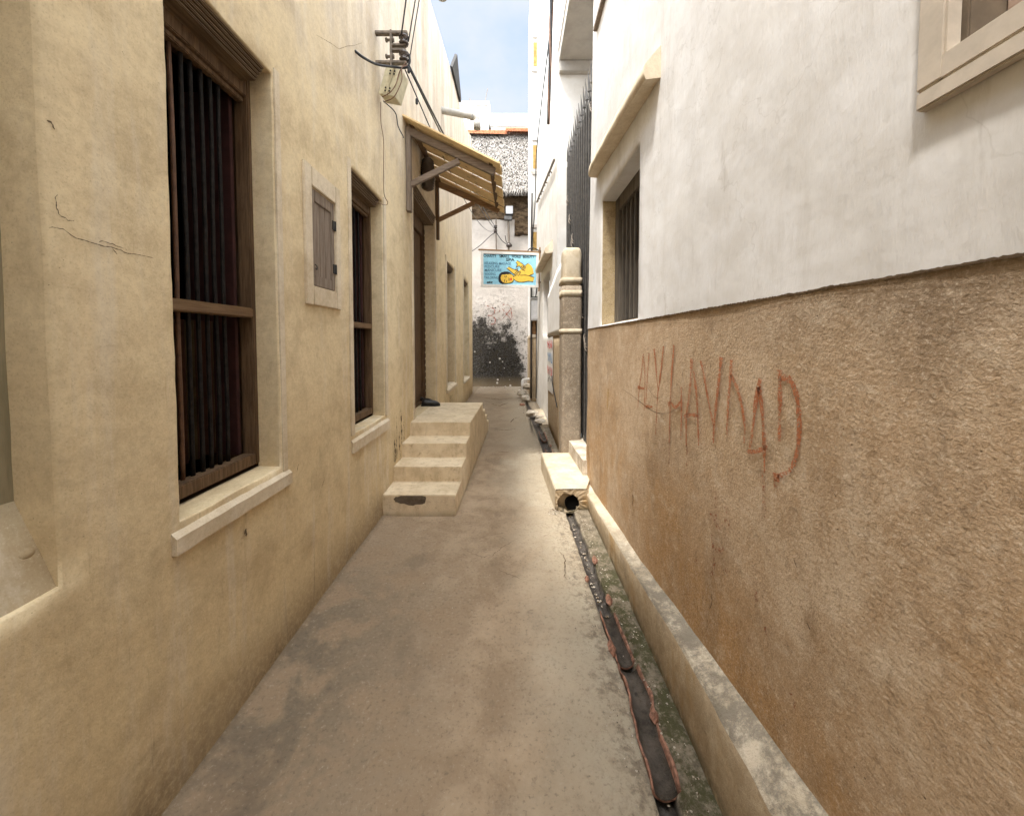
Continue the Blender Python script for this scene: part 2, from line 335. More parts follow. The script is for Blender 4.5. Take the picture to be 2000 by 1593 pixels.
# ------------------------------------------------------------------ object helpers
def wloc(o):
    v = Vector((0, 0, 0))
    while o is not None: v += o.location; o = o.parent
    return v
def obj(name, bm, mat, parent=None, smooth=False, recalc=True):
    me = bpy.data.meshes.new(name)
    if recalc: bmesh.ops.recalc_face_normals(bm, faces=bm.faces)
    d = wloc(parent)
    if d.length: bmesh.ops.translate(bm, vec=-d, verts=bm.verts)
    if smooth:
        for f in bm.faces: f.smooth = True
    bm.to_mesh(me); bm.free()
    for m_ in (mat if isinstance(mat, (list, tuple)) else [mat]): me.materials.append(m_)
    ob = bpy.data.objects.new(name, me); COL.objects.link(ob)
    if parent is not None: ob.parent = parent
    return ob
def tag(o, label=None, cat=None, group=None, kind=None):
    if label: o['label'] = label
    if cat: o['category'] = cat
    if group: o['group'] = group
    if kind: o['kind'] = kind
    return o
def thing(name, loc, label, cat, group=None):
    o = bpy.data.objects.new(name, None); COL.objects.link(o); o.location = loc; o.empty_display_size = .1
    return tag(o, label, cat, group)
def new(): return bmesh.new()
def box(bm, x0, x1, y0, y1, z0, z1, bev=0, mat=0, M4=None, jit=0):
    vs = [bm.verts.new((x, y, z)) for x in (x0, x1) for y in (y0, y1) for z in (z0, z1)]
    if jit:
        for v in vs: v.co += Vector((random.uniform(-jit, jit),) * 1 + (random.uniform(-jit, jit), random.uniform(-jit, jit)))
    fs = [bm.faces.new([vs[i] for i in q]) for q in ((0, 1, 3, 2), (4, 6, 7, 5), (0, 4, 5, 1), (2, 3, 7, 6), (0, 2, 6, 4), (1, 5, 7, 3))]
    for f in fs: f.material_index = mat
    if bev:
        es = list({e for f in fs for e in f.edges})
        r = bmesh.ops.bevel(bm, geom=es, offset=bev, segments=2, affect='EDGES', clamp_overlap=True)
        vs = list({v for f in r['faces'] for v in f.verts} | {v for v in vs if v.is_valid})
    if M4 is not None: bmesh.ops.transform(bm, matrix=M4, verts=[v for v in vs if v.is_valid])
def beam(bm, p, q, w, h, up=(0, 0, 1), bev=.003, mat=0):
    """a bar of section w x h from p to q"""
    p, q = Vector(p), Vector(q); d = q - p; L = d.length; d.normalize(); up = Vector(up)
    s = d.cross(up).normalized(); u = s.cross(d).normalized()
    Mx = Matrix((( d.x, s.x, u.x, p.x), (d.y, s.y, u.y, p.y), (d.z, s.z, u.z, p.z), (0, 0, 0, 1)))
    box(bm, 0, L, -w / 2, w / 2, -h / 2, h / 2, bev, mat, Mx)
def spline(pts, n=8):
    if len(pts) < 3: return [Vector(p) for p in pts]
    P = [Vector(p) for p in pts]; P = [2 * P[0] - P[1]] + P + [2 * P[-1] - P[-2]]; out = []
    for i in range(1, len(P) - 2):
        a, b_, c_, d = P[i - 1:i + 3]
        for k in range(n):
            t = k / n
            out.append(.5 * ((2 * b_) + (c_ - a) * t + (2 * a - 5 * b_ + 4 * c_ - d) * t * t + (3 * b_ - a - 3 * c_ + d) * t ** 3))
    out.append(P[-2]); return out
def tube(bm, pts, r, seg=8, n=6, raw=False, cap=True, rf=None):
    P = [Vector(p) for p in pts] if raw else spline(pts, n)
    rings = []; ref = Vector((.31, .22, .93))
    for i, p in enumerate(P):
        d = (P[min(i + 1, len(P) - 1)] - P[max(i - 1, 0)]).normalized()
        a = d.cross(ref)
        if a.length < .1: a = d.cross(Vector((1, 0, 0)))
        a.normalize(); c_ = d.cross(a); rr = rf(i / (len(P) - 1)) if rf else r
        rings.append([bm.verts.new(p + rr * (a * math.cos(t) + c_ * math.sin(t))) for t in (2 * math.pi * k / seg for k in range(seg))])
    for A, B in zip(rings, rings[1:]):
        for k in range(seg): bm.faces.new((A[k], A[(k + 1) % seg], B[(k + 1) % seg], B[k]))
    if cap: bm.faces.new(rings[0]); bm.faces.new(rings[-1])
def lathe(bm, prof, c, axis='z', seg=20, mat=0):
    c = Vector(c); rings = []
    for r, h in prof:
        ring = []
        for k in range(seg):
            t = 2 * math.pi * k / seg; a, b_ = r * math.cos(t), r * math.sin(t)
            ring.append(bm.verts.new(c + (Vector((a, b_, h)) if axis == 'z' else Vector((h, a, b_)) if axis == 'x' else Vector((a, h, b_)))))
        rings.append(ring)
    for A, B in zip(rings, rings[1:]):
        for k in range(seg): bm.faces.new((A[k], A[(k + 1) % seg], B[(k + 1) % seg], B[k])).material_index = mat
    for r_ in (rings[0], rings[-1]):
        bm.faces.new(r_).material_index = mat
def strip(bm, pts, w, fmap, jit=.15, wf=None):
    """flat ribbon along 2-D pts, mapped to 3-D by fmap(u, v)"""
    P = [Vector((a, b_)) for a, b_ in pts]; Q = []
    for i in range(len(P) - 1):
        n = max(1, int((P[i + 1] - P[i]).length / (w * 1.2)))
        n = min(n, 14)
        for k in range(n): Q.append(P[i].lerp(P[i + 1], k / n))
    Q.append(P[-1]); prev = None
    for i, p in enumerate(Q):
        d = Q[min(i + 1, len(Q) - 1)] - Q[max(i - 1, 0)]
        if d.length < 1e-6: continue
        d.normalize(); s = Vector((-d.y, d.x)); ww = w / 2 * random.uniform(1 - jit, 1 + jit) * (wf(i / (len(Q) - 1)) if wf else 1)
        cur = (bm.verts.new(fmap(*(p + s * ww))), bm.verts.new(fmap(*(p - s * ww))))
        if prev: bm.faces.new((prev[0], prev[1], cur[1], cur[0]))
        prev = cur
def poly(bm, pts, fmap, mat=0):
    f = bm.faces.new([bm.verts.new(fmap(*p)) for p in pts]); f.material_index = mat; return f
def fn(v, s=1.0): return mnoise.noise(Vector(v) * s)

def panel(bm, u0, u1, v0, v1f, holes, fmap, cell=.07, amp=.004, lip=0, edge_jit=.004, extra_u=(), extra_v=(), v0lip=0):
    """plastered wall sheet with openings: fmap(u, v, depth) -> point. holes: (u0,u1,v0,v1,depth)"""
    us = {u0, u1, *extra_u}; vs = {v0, *extra_v}; vtop = v1f if isinstance(v1f, (int, float)) else max(v1f(u0), v1f(u1))
    vs.add(vtop)
    for h in holes: us |= {h[0], h[1]}; vs |= {h[2], h[3]}
    def fill(s, c_):
        s = sorted(s); out = []
        for a, b_ in zip(s, s[1:]):
            n = max(1, math.ceil((b_ - a) / c_)); out += [a + (b_ - a) * k / n for k in range(n)]
        return out + [s[-1]]
    cu = cell if isinstance(cell, (tuple, list)) else (cell, cell)
    U, V = fill(us, cu[0]), fill(vs, cu[1])
    def inside(a, b_): return any(h[0] + 1e-6 < a < h[1] - 1e-6 and h[2] + 1e-6 < b_ < h[3] - 1e-6 for h in holes)
    grid = {}
    def vert(i, j):
        if (i, j) not in grid:
            u, v = U[i], V[j]
            vv = v
            if not isinstance(v1f, (int, float)):
                t = (v - v0) / (vtop - v0); k = max(0, (t - .7) / .3); vv = v + k * (v1f(u) - vtop)
            d = amp * (fn((u, v, 3.1), 1.7) + .5 * fn((u, v, 8.2), 6))
            du = edge_jit * fn((u * 1.0, v, 21), 9) if 0 < i < len(U) - 1 else 0
            dv = edge_jit * fn((u, v, 41), 9) if (0 < j < len(V) - 1 or v0lip) else 0
            grid[i, j] = bm.verts.new(fmap(u + du, vv + dv, d))
        return grid[i, j]
    hf = {}
    for i in range(len(U) - 1):
        for j in range(len(V) - 1):
            if inside((U[i] + U[i + 1]) / 2, (V[j] + V[j + 1]) / 2): continue
            f = bm.faces.new((vert(i, j), vert(i + 1, j), vert(i + 1, j + 1), vert(i, j + 1))); f.smooth = True
    def loop_extrude(keys, depth, closed, inset=.006, cu_=0, cv_=0):
        prev = [grid[k] for k in keys]
        steps = [(.003, .0022), (.009, .006), (depth * .5, .0075), (depth, .009)]
        for dd, ins in steps:
            cur = []
            for k, (i, j) in enumerate(keys):
                u, v = U[i], V[j]
                du = edge_jit * fn((u, v, 21), 9); dv = edge_jit * fn((u, v, 41), 9)
                su = (1 if u < cu_ else -1) if (abs(u - h[0]) < 1e-6 or abs(u - h[1]) < 1e-6) and closed else 0
                sv = (1 if v < cv_ else -1) if (abs(v - h[2]) < 1e-6 or abs(v - h[3]) < 1e-6) and closed else 0
                cur.append(bm.verts.new(fmap(u + du + su * ins, v + dv + sv * ins, dd)))
            m_ = len(keys) if closed else len(keys) - 1
            for k in range(m_):
                f = bm.faces.new((prev[k], prev[(k + 1) % len(keys)], cur[(k + 1) % len(keys)], cur[k])); f.smooth = dd < .02
            prev = cur
    for h in holes:
        I = [i for i, u in enumerate(U) if h[0] - 1e-6 <= u <= h[1] + 1e-6]; J = [j for j, v in enumerate(V) if h[2] - 1e-6 <= v <= h[3] + 1e-6]
        keys = [(i, J[0]) for i in I] + [(I[-1], j) for j in J[1:]] + [(i, J[-1]) for i in reversed(I[:-1])] + [(I[0], j) for j in reversed(J[1:-1])]
        loop_extrude(keys, h[4], True, cu_=(h[0] + h[1]) / 2, cv_=(h[2] + h[3]) / 2)
    if v0lip:
        row = [grid[i, 0] for i in range(len(U)) if (i, 0) in grid]
        low = [bm.verts.new(v.co + Vector(fmap(0, 0, v0lip)) - Vector(fmap(0, 0, 0))) for v in row]
        for a in range(len(row) - 1): bm.faces.new((row[a], row[a + 1], low[a + 1], low[a]))
    return U, V

# ================================================================== ground and drain
bm = new(); box(bm, -1500, 1500, -1500, 1500, -1.2, -.16)
tag(obj('ground', bm, M['floor']), kind='structure')

def drain_l(y):   # left lip of the open drain
    P = [(-9, .50), (1.2, .502), (1.48, .517), (1.65, .532), (2.0, .519), (2.2, .516), (2.75, .515), (3.43, .505), (4.5, .47), (5.2, .459), (6.48, .434), (8.7, .34), (10.3, .257), (13.4, .2)]
    for (a, p), (b_, q) in zip(P, P[1:]):
        if a <= y <= b_: return p + (q - p) * (y - a) / (b_ - a) + .010 * fn((y, 0, 5), 6) + .007 * fn((y, 2, 5), 17)
    return P[-1][1]
def drain_w(y): return (.088 if y < 3.6 else .088 + min(.05, (y - 3.6) * .03)) + .010 * fn((y, 7, 5), 7)
bm = new(); rows = []
y = -9.0
while y < 13.6:
    L = drain_l(y); Rr = L + drain_w(y); g = lambda x: .006 * fn((x * 2, y * 2, .3)) + .004 * fn((x * 9, y * 9, .9)) * max(0, min(1, (x + .1) * 2))
    xs = [-1.40, -1.19, -1.15, -1.05, -.85, -.6, -.4, -.2, -.05, .08, .2, .3, .38, L - .055, L - .03, L - .012, L, L + .012, (L + Rr) / 2, Rr - .012, Rr, Rr + .02, Rr + .06, .80, 1.3, 2.2]
    row = []
    for k, x in enumerate(xs):
        z = g(x)
        if k <= 1: z += .012
        elif k == 2: z += .006
        if k == 13: z -= .003 + .006 * abs(fn((y, 3, 3), 14))
        if k in (14, 15): z -= .008 + .010 * abs(fn((y, k, 3), 18))
        if k in (16, 20): z -= .016
        if k in (17, 19): z = -.062
        if k == 18: z = -.072 + .004 * fn((y, 5, 1), 12)
        if k in (21, 22): z += .004 + .012 * fn((y, k, 3), 9)
        if k >= 16 and k <= 20: x += .006 * fn((y, k, 9), 16)
        row.append(bm.verts.new((x, y, z)))
    rows.append(row); y += .03 if y < 4 and y > .2 else .08
for A, B in zip(rows, rows[1:]):
    for k in range(len(A) - 1):
        f = bm.faces.new((A[k], A[k + 1], B[k + 1], B[k])); f.smooth = k not in (15, 16, 19, 20)
floor = tag(obj('alley_path', bm, M['floor']), kind='structure')
def fl(u, v): return (u, v, .0085 + .006 * fn((u * 2, v * 2, .3)))
for k, (pts, w) in enumerate([([(-.393, 2.809), (-.332, 2.776), (-.279, 2.711), (-.196, 2.689), (-.143, 2.711), (-.054, 2.843), (.063, 2.951)], .0028),
        ([(-.10, 2.548), (-.031, 2.493), (.019, 2.454), (.093, 2.428)], .0028), ([(-.02, 7.263), (.0, 7.45), (.043, 7.653), (.163, 7.811)], .022),
        ([(-.301, 6.746), (-.139, 6.628), (-.028, 6.667), (.075, 6.746)], .018), ([(-.25, 5.35), (-.12, 5.30), (-.02, 5.34)], .012),
        ([(.37, 2.75), (.385, 2.65), (.36, 2.52), (.372, 2.42)], .006), ([(-.6, 9.6), (-.3, 9.2), (-.1, 9.7)], .03), ([(-.9, 10.6), (-.3, 10.2), (.1, 10.5)], .03)]):
    bm = new()
    rg = []
    for a, b_ in zip(pts, pts[1:]):
        for t in (0, .25, .5, .75): rg.append((a[0] + (b_[0] - a[0]) * t + random.uniform(-.012, .012), a[1] + (b_[1] - a[1]) * t + random.uniform(-.012, .012)))
    rg.append(pts[-1]); strip(bm, rg, w, fl, .5, lambda t: .3 + 1.4 * t * (1 - t) * 2)
    obj('crack', bm, M['crack'], floor)

# clay half pipes lining the drain
def clay_liner(y0, y1, label, r=.052, dx=0, tear=.034, lift=0):
    bm = new(); n = 14; m_ = 14; prev = None; cy = (y0 + y1) / 2
    for i in range(m_ + 1):
        yy = y0 + (y1 - y0) * i / m_; cx = drain_l(yy) + drain_w(yy) / 2 + dx; row = []
        for sgn, rr in ((1, r), (-1, r - .008)):
            rng = range(n + 1) if sgn > 0 else range(n, -1, -1)
            for k in rng:
                t = math.pi * (1 + k / n)
                top = -.002 + lift + (tear * fn((yy * 1, 4 if k < n / 2 else 9, y0), 11) if k in (0, n) else 0)
                row.append(bm.verts.new((cx + rr * 1.02 * math.cos(t) * (1 + .05 * fn((yy, k * .2, 1), 8)), yy, top + rr * 1.02 * math.sin(t))))
        if prev:
            for k in range(len(row)):
                f = bm.faces.new((prev[k], prev[(k + 1) % len(row)], row[(k + 1) % len(row)], row[k])); f.smooth = True
                f.material_index = 1 if n + 2 < k < 2 * n - (2 if k % 2 else 1) else 0
        else:
            for k in range(n): bm.faces.new((row[k], row[k + 1], row[2 * n - k], row[2 * n + 1 - k]))
        prev = row
    for k in range(n): bm.faces.new((prev[k], prev[k + 1], prev[2 * n - k], prev[2 * n + 1 - k]))
    o_ = obj('clay_half_pipe', bm, [M['clay'], M['sludge']]); tag(o_, label, 'half pipe', 'broken clay half pipes lining the open drain')
clay_liner(1.26, 1.77, 'cracked terracotta half pipe lining the drain, nearest to the viewer', dx=.004, lift=.012)
clay_liner(1.80, 2.14, 'narrow terracotta half pipe in the drain, just beyond the nearest one', .046, .004, .016, .004)
clay_liner(4.62, 5.5, 'terracotta half pipe just behind the concrete drain slab', .055, .03, .02)
clay_liner(6.0, 6.5, 'short terracotta pipe shard far down the open drain', .05, .02, .03, .02)

bm = new(); box(bm, -6, 6, -4.2, -2.9, 0, 5.6); tag(obj('rear_light_blocker', bm, M['cream']), kind='structure')  # unseen block added behind the camera to cut the light from there
rs = random.Random(3)
for k, (yy, side) in enumerate(((1.50, 1), (1.83, -1), (2.2, 1), (2.42, -1), (2.62, 1), (5.62, 1))):
    x0 = drain_l(yy) + (drain_w(yy) + .004 if side > 0 else -.004); bm = new(); L = rs.uniform(.05, .11); row0 = None
    for i in range(6):
        t = i / 5; w = .018 * math.sin(math.pi * (.15 + .7 * t)) * rs.uniform(.7, 1.2); y_ = yy + L * t; ro = [bm.verts.new(p) for p in ((x0 - w, y_, -.010), (x0 + w * .3, y_, .014 + .006 * math.sin(i)), (x0 + w, y_, .004), (x0 + w * .2, y_, -.006))]
        if row0:
            for q in range(4): bm.faces.new((row0[q], row0[(q + 1) % 4], ro[(q + 1) % 4], ro[q]))
        else: bm.faces.new(ro)
        row0 = ro
    bm.faces.new(row0); tag(obj('clay_shard', bm, M['clay']), 'small broken shard of terracotta pipe on the drain lip', 'pipe shard', 'clay shards along the drain lip')
# ================================================================== cream house (left)
LX = lambda y: -1.175 - .005 * y
Lmap = lambda u, v, d: (LX(u) - d, u, v)
house = thing('cream_house', (-1.3, 3, 0), 'long cream plastered house with barred windows along the left of the alley', 'house')
holes = [(.36, .95, .955, 2.93, .11), (1.294, 1.882, .955, 2.93, .115), (2.765, 3.455, .905, 2.90, .115), (2.205, 2.50, 1.935, 2.52, .05),
         (4.52, 5.80, .655, 3.56, .17), (6.88, 7.84, .70, 3.13, .15), (9.33, 10.42, .60, 3.23, .15), (-1.6, -.9, .95, 2.93, .11)]
def roofz(y):
    P = [(-9, 5.0), (1.6, 5.1), (5.5, 6.6), (6.2, 6.74), (7.44, 6.98), (9.2, 7.17), (9.9, 7.25), (11.28, 7.75)]
    for (a, p), (b_, q) in zip(P, P[1:]):
        if a <= y <= b_: return p + (q - p) * (y - a) / (b_ - a)
    return P[-1][1]
bm = new(); panel(bm, .1, 11.28, 0, roofz, holes[:7], Lmap, (.075, .085), .006, extra_v=(1.8,))
box(bm, -2.6, LX(11.2) + .001, 11.281, 11.5, 0, 7.70)            # end wall
obj('wall', bm, M['cream'], house, recalc=False)
bm = new(); panel(bm, -8, .1, 0, 5.02, [], Lmap, .5, .004); obj('wall', bm, M['cream'], house)
bm = new(); box(bm, -5.5, -1.30, 5.5, 11.2, 6.25, 6.4); obj('roof', bm, M['white_far'], house)
bm = new(); box(bm, -5.5, -1.30, -8, 5.5, 4.85, 4.98); obj('roof', bm, M['white_far'], house)
bm = new(); box(bm, -5.5, -1.20, -8, -.5, 5.021, 8.7); obj('shade_storey', bm, M['cream'], house)  # unseen storey added to keep sun off the near right side
bm = new()   # room behind the windows
for (y0, y1) in ((.2, 2.2), (2.5, 4.1), (4.3, 6.1), (6.4, 8.3), (9.0, 11.0)):
    box(bm, -4.0, -1.55, y0, y1, .3, 3.9)
    bm.faces.ensure_lookup_table()
    big = [f for f in bm.faces if abs(f.calc_center_median().x + 1.55) < .001]
    bmesh.ops.delete(bm, geom=big, context='FACES_ONLY')
obj('interior', bm, M['room'], house)
bm = new()   # inner wall thickness joining openings to the rooms
for h in holes[:7]:
    if h[4] == .05: continue
    bm = new()
    for (a, b_, c_, d) in ((h[0] - .05, h[0], h[2] - .05, h[3] + .05), (h[1], h[1] + .05, h[2] - .05, h[3] + .05), (h[0], h[1], h[2] - .05, h[2]), (h[0], h[1], h[3], h[3] + .05)):
        box(bm, -1.56, LX(h[0]) - h[4] - .001, a, b_, c_, d)
    obj('reveal', bm, M['wood_dark'], house)

def surround(h, w, parent, mat=None, t=.010, bottom=True):
    """shallow raised plaster band round an opening"""
    bm = new(); y0, y1, z0, z1 = h[:4]; X = LX((y0 + y1) / 2)
    box(bm, X - .004, X + t, y0 - w, y0 - .001, z0, z1 + w * .6, .003)
    box(bm, X - .004, X + t, y1 + .001, y1 + w, z0, z1 + w * .6, .003)
    obj('surround', bm, mat or M['cream_trim'], parent)
def sill(y0, y1, z0, z1, X, parent, out=.028):
    bm = new(); n = 24; prev = None
    for i in range(n + 1):
        yy = y0 + (y1 - y0) * i / n; j = lambda s: .003 * fn((yy, s, 2), 12)
        prof = [(X - .13, z0 + .03), (X - .004, z0), (X + out + j(1), z0 + j(2)), (X + out + j(3), z1 - .022 + j(4)), (X + out - .022 + j(5), z1 + j(6)), (X - .03, z1 + .020), (X - .13, z1 + .026)]
        row = [bm.verts.new((a, yy, b_)) for a, b_ in prof]
        if prev:
            for k in range(len(row)): bm.faces.new((prev[k], prev[(k + 1) % len(row)], row[(k + 1) % len(row)], row[k]))
        else: bm.faces.new(row)
        prev = row
    bm.faces.new(prev); obj('sill', bm, M['cream_trim'], parent)
def lintel(y0, y1, z0, z1, X, parent, depth=.085):
    bm = new(); n = 5; hh = (z1 - z0) / n
    for k in range(n):
        off = .008 * k; wob = .004
        box(bm, X - depth, X + off * .9, y0, y1 - .004 * (n - k), z0 + k * hh + .001, z0 + (k + .82) * hh, .004)
        box(bm, X - depth, X + off * .9 - .010, y0, y1 - .004 * (n - k) - .008, z0 + (k + .82) * hh, z0 + (k + 1) * hh + .0005)
    obj('lintel', bm, M['wood_lintel'], parent)
def barred_window(h, zt, bars, sl, frame_side=True):
    """frame mesh is the window part; bars, lintel, sill and transom hang on it"""
    y0, y1, z0, z1 = h[:4]; X = LX((y0 + y1) / 2) - h[4]; fb = z0 + .03
    bm = new(); fw = .062; fo = .034
    box(bm, X - .06, X + .005, y0 + .008, y0 + fw, fb, z1 - .005, .004); box(bm, X - .06, X + .005, y1 - fo, y1 - .006, fb, z1 - .005, .004)
    box(bm, X - .0595, X + .0045, y0 + fw, y1 - fo, fb, fb + .055, .004)
    box(bm, X - .0595, X + .0045, y0 + fw, y1 - fo, z1 - .14, z1 - .008, .004)
    box(bm, X - .045, X - .012, y0 + fw, y1 - fo, z1 - .165, z1 - .14, .004)
    w = obj('window', bm, M['wood_frame'], house)
    if zt:
        bm = new(); box(bm, X - .062, X + .008, y0 + fw - .004, y1 - fo + .004, zt - .024, zt + .024, .005); obj('transom', bm, M['wood_frame_y'], w)
    n = bars; yy0 = y0 + fw; yy1 = y1 - .115
    for k in range(n):
        yb = yy0 + (yy1 - yy0) * (k + .7) / (n + .6)
        bm = new(); pts = [(X - .040 + .006 * fn((k, i, 0)), yb + .009 * fn((k * 1.7, i * .5, 4)), fb + .05 + (z1 - .16 - fb - .05) * i / 6) for i in range(7)]
        tube(bm, pts, .0085, 8, 3); obj('bar', bm, M['bar_rust'] if k in (1, 2) and n > 6 else M['bar'], w, True)
    lintel(y0 + .004, y1 - .045, z1 - .085, z1 - .006, X + .075, w)
    sill(sl[0], sl[1], sl[2], sl[3], LX((y0 + y1) / 2), w, sl[4] if len(sl) > 4 else .018)
    return w, X
X0 = LX(.6) - .11
for k in range(5):
    a = .36 + .118 * k; bm = new(); box(bm, X0 - .04, X0 + .001 * (k % 2), a + .001, a + .117, .99, 2.92, .003); pl = obj('shutter_board', bm, M['olive_board'], house)
bm = new(); prev = None
for k in range(13):
    yy = .36 + .595 * k / 12; row = [bm.verts.new(p) for p in ((X0 - .02, yy, .94), (X0 - .02, yy, 1.24 + .01 * fn((yy, 1, 1), 9)), (X0 + .06, yy, 1.04 + .012 * fn((yy, 2, 1), 9)), (LX(yy) + .001, yy, .93 + .006 * fn((yy, 3, 1), 9)))]
    if prev:
        for q in range(3): bm.faces.new((prev[q], prev[q + 1], row[q + 1], row[q])).smooth = True
    prev = row
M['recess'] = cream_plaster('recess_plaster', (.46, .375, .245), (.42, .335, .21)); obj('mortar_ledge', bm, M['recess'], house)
bm = new(); bmesh.ops.create_icosphere(bm, subdivisions=3, radius=.022, matrix=Matrix.Translation((X0 + .036, .925, 1.06)) @ Matrix.Diagonal((1, 1.3, .8, 1)))
for v in bm.verts: v.co += Vector((0, 0, 0)) + (v.co - Vector((X0 + .05, .925, 1.065))) * .35 * fn(v.co, 40)
obj('mortar_lump', bm, M['recess'], house, True)
w1, X1 = barred_window(holes[1], 1.745, 8, (1.26, 1.935, .855, .935))
w2, X2 = barred_window(holes[2], 1.745, 6, (2.71, 3.52, .775, .875))
bm = new(); box(bm, LX(1.9) - .004, LX(1.9) + .006, 1.884, 1.925, .93, 2.96, .002); obj('surround', bm, M['cream_trim'], w1)
surround(holes[2], .06, w2)
# open inner shutters and cloth seen behind the bars of the big window
bm = new(); box(bm, X1 - .30, X1 - .065, 1.822, 1.844, 1.04, 2.80, .002); obj('shutter', bm, M['maroon'], w1)
bm = new(); box(bm, X2 - .30, X2 - .065, 3.39, 3.412, 1.0, 2.78, .002); obj('shutter', bm, M['maroon'], w2)
bm = new(); prev = None
for i in range(40):
    yy = 1.30 + .52 * i / 39; xx = X1 - .16 + .018 * math.sin(i * 1.1) + .01 * fn((i * .3, 0, 0)); row = [bm.verts.new((xx, yy, z)) for z in (1.06, 1.70)]
    if prev: f = bm.faces.new((prev[0], row[0], row[1], prev[1])); f.material_index = 1 if i % 13 < 4 else 0; f.smooth = True
    prev = row
obj('curtain', bm, [M['curtain'], M['curtain2']], w1, recalc=False)
# far windows: shuttered openings with timber boards set back in deep jambs
for h, sl in ((holes[5], (6.74, 7.95, .66, .735)), (holes[6], (9.22, 10.5, .555, .63))):
    y0, y1, z0, z1 = h[:4]; X = LX(y0) - h[4]; bm = new()
    box(bm, X - .05, X, y0, y0 + .09, z0, z1, .004); box(bm, X - .05, X, y1 - .09, y1, z0, z1, .004)
    box(bm, X - .049, X - .001, y0 + .09, y1 - .09, z1 - .12, z1, .004); box(bm, X - .049, X - .001, y0 + .09, y1 - .09, z0 + .01, z0 + .09, .004)
    w = obj('window', bm, M['wood_frame'], house)
    for k in range(5):
        yb = y0 + .12 + (y1 - y0 - .24) * (k + .5) / 5; bm = new(); tube(bm, [(X - .03, yb, z0 + .08), (X - .03, yb, z1 - .11)], .01, 6, 1); obj('bar', bm, M['bar'], w)
    lintel(y0 + .004, y1 - .06, z1 - .10, z1 - .006, X + .10, w); sill(*sl, LX(y0), w, .035); surround(h, .10, w, None, .014)
# small shuttered niche
niche = holes[3]; y0, y1, z0, z1 = niche[:4]; X = LX(2.35)
bm = new(); a = .078
box(bm, X - .004, X + .014, y0 - a, y0, z0 - .115, z1 + .115, .004); box(bm, X - .004, X + .014, y1, y1 + .06, z0 - .115, z1 + .115, .004)
box(bm, X - .004, X + .0135, y0, y1, z1, z1 + .113, .004); box(bm, X - .004, X + .0135, y0, y1, z0 - .113, z0, .004)
ns = obj('niche_surround', bm, M['cream_trim'], house)
bm = new(); Xs = X + .002; fw = .045
box(bm, Xs - .03, Xs, y0 + .006, y0 + fw, z0 + .006, z1 - .006, .003); box(bm, Xs - .03, Xs, y1 - fw, y1 - .006, z0 + .006, z1 - .006, .003)
box(bm, Xs - .0295, Xs - .0005, y0 + fw, y1 - fw, z1 - .075, z1 - .006, .003); box(bm, Xs - .0295, Xs - .0005, y0 + fw, y1 - fw, z0 + .006, z0 + .07, .003)
for k in range(3):
    a = (y1 - y0 - 2 * fw) / 3; box(bm, Xs - .02, Xs - .009, y0 + fw + a * k + .0012, y0 + fw + a * (k + 1) - .0012, z0 + .07, z1 - .075, .001)
box(bm, X - .049, X - .045, y0, y1, z0, z1)
sh = obj('shutter', bm, M['wood_grey'], house)
for zz in (z0 + .15, z1 - .15):
    bm = new(); box(bm, Xs, Xs + .006, y1 - .035, y1 + .004, zz - .03, zz + .03, .001); tube(bm, [(Xs + .005, y1 - .002, zz - .032), (Xs + .005, y1 - .002, zz + .032)], .006, 8, 1); obj('hinge', bm, M['black'], sh)
bm = new(); tube(bm, [(Xs + .002, y0 + .035, z0 + .13), (Xs + .015, y0 + .03, z0 + .12), (Xs + .012, y0 + .035, z0 + .10), (Xs + .002, y0 + .04, z0 + .11)], .003, 6); obj('latch', bm, M['black'], sh)
# carved double door
h = holes[4]; y0, y1, z0, z1 = h[:4]; X = LX(5.2) - h[4]
bm = new(); box(bm, X - .08, X + .01, y0 + .005, y0 + .11, z0, z1, .006); box(bm, X - .08, X + .01, y1 - .11, y1 - .005, z0, z1, .006); box(bm, X - .079, X + .009, y0 + .11, y1 - .11, z1 - .35, z1, .006)
for k in range(26): box(bm, X + .009, X + .022, y1 - .095, y1 - .02, z0 + .1 + k * .10, z0 + .175 + k * .10, .006)
box(bm, X - .079, X + .0, y0 + .11, y1 - .11, z0, z0 + .05, .004)
df = obj('door_frame', bm, M['wood_dark'], house)
for (a, b_) in ((y0 + .115, (y0 + y1) / 2 - .03), ((y0 + y1) / 2 + .03, y1 - .115)):
    bm = new(); box(bm, X - .06, X - .03, a, b_, z0 + .055, z1 - .355, .004)
    for k in range(4):
        zz = z0 + .15 + k * .58; box(bm, X - .0305, X - .018, a + .06, b_ - .06, zz, zz + .48, .008)
    obj('door', bm, M['wood_dark'], house)
bm = new(); box(bm, X - .06, X + .0, (y0 + y1) / 2 - .028, (y0 + y1) / 2 + .028, z0 + .055, z1 - .355, .006); obj('centre_post', bm, M['wood_dark'], df)
lintel(y0 + .004, y1 + .02, z1 - .16, z1 - .012, LX(5.2) - .015, df, .14)
surround((y0, y1, z0, z1 - .1), .07, df, None, .012)
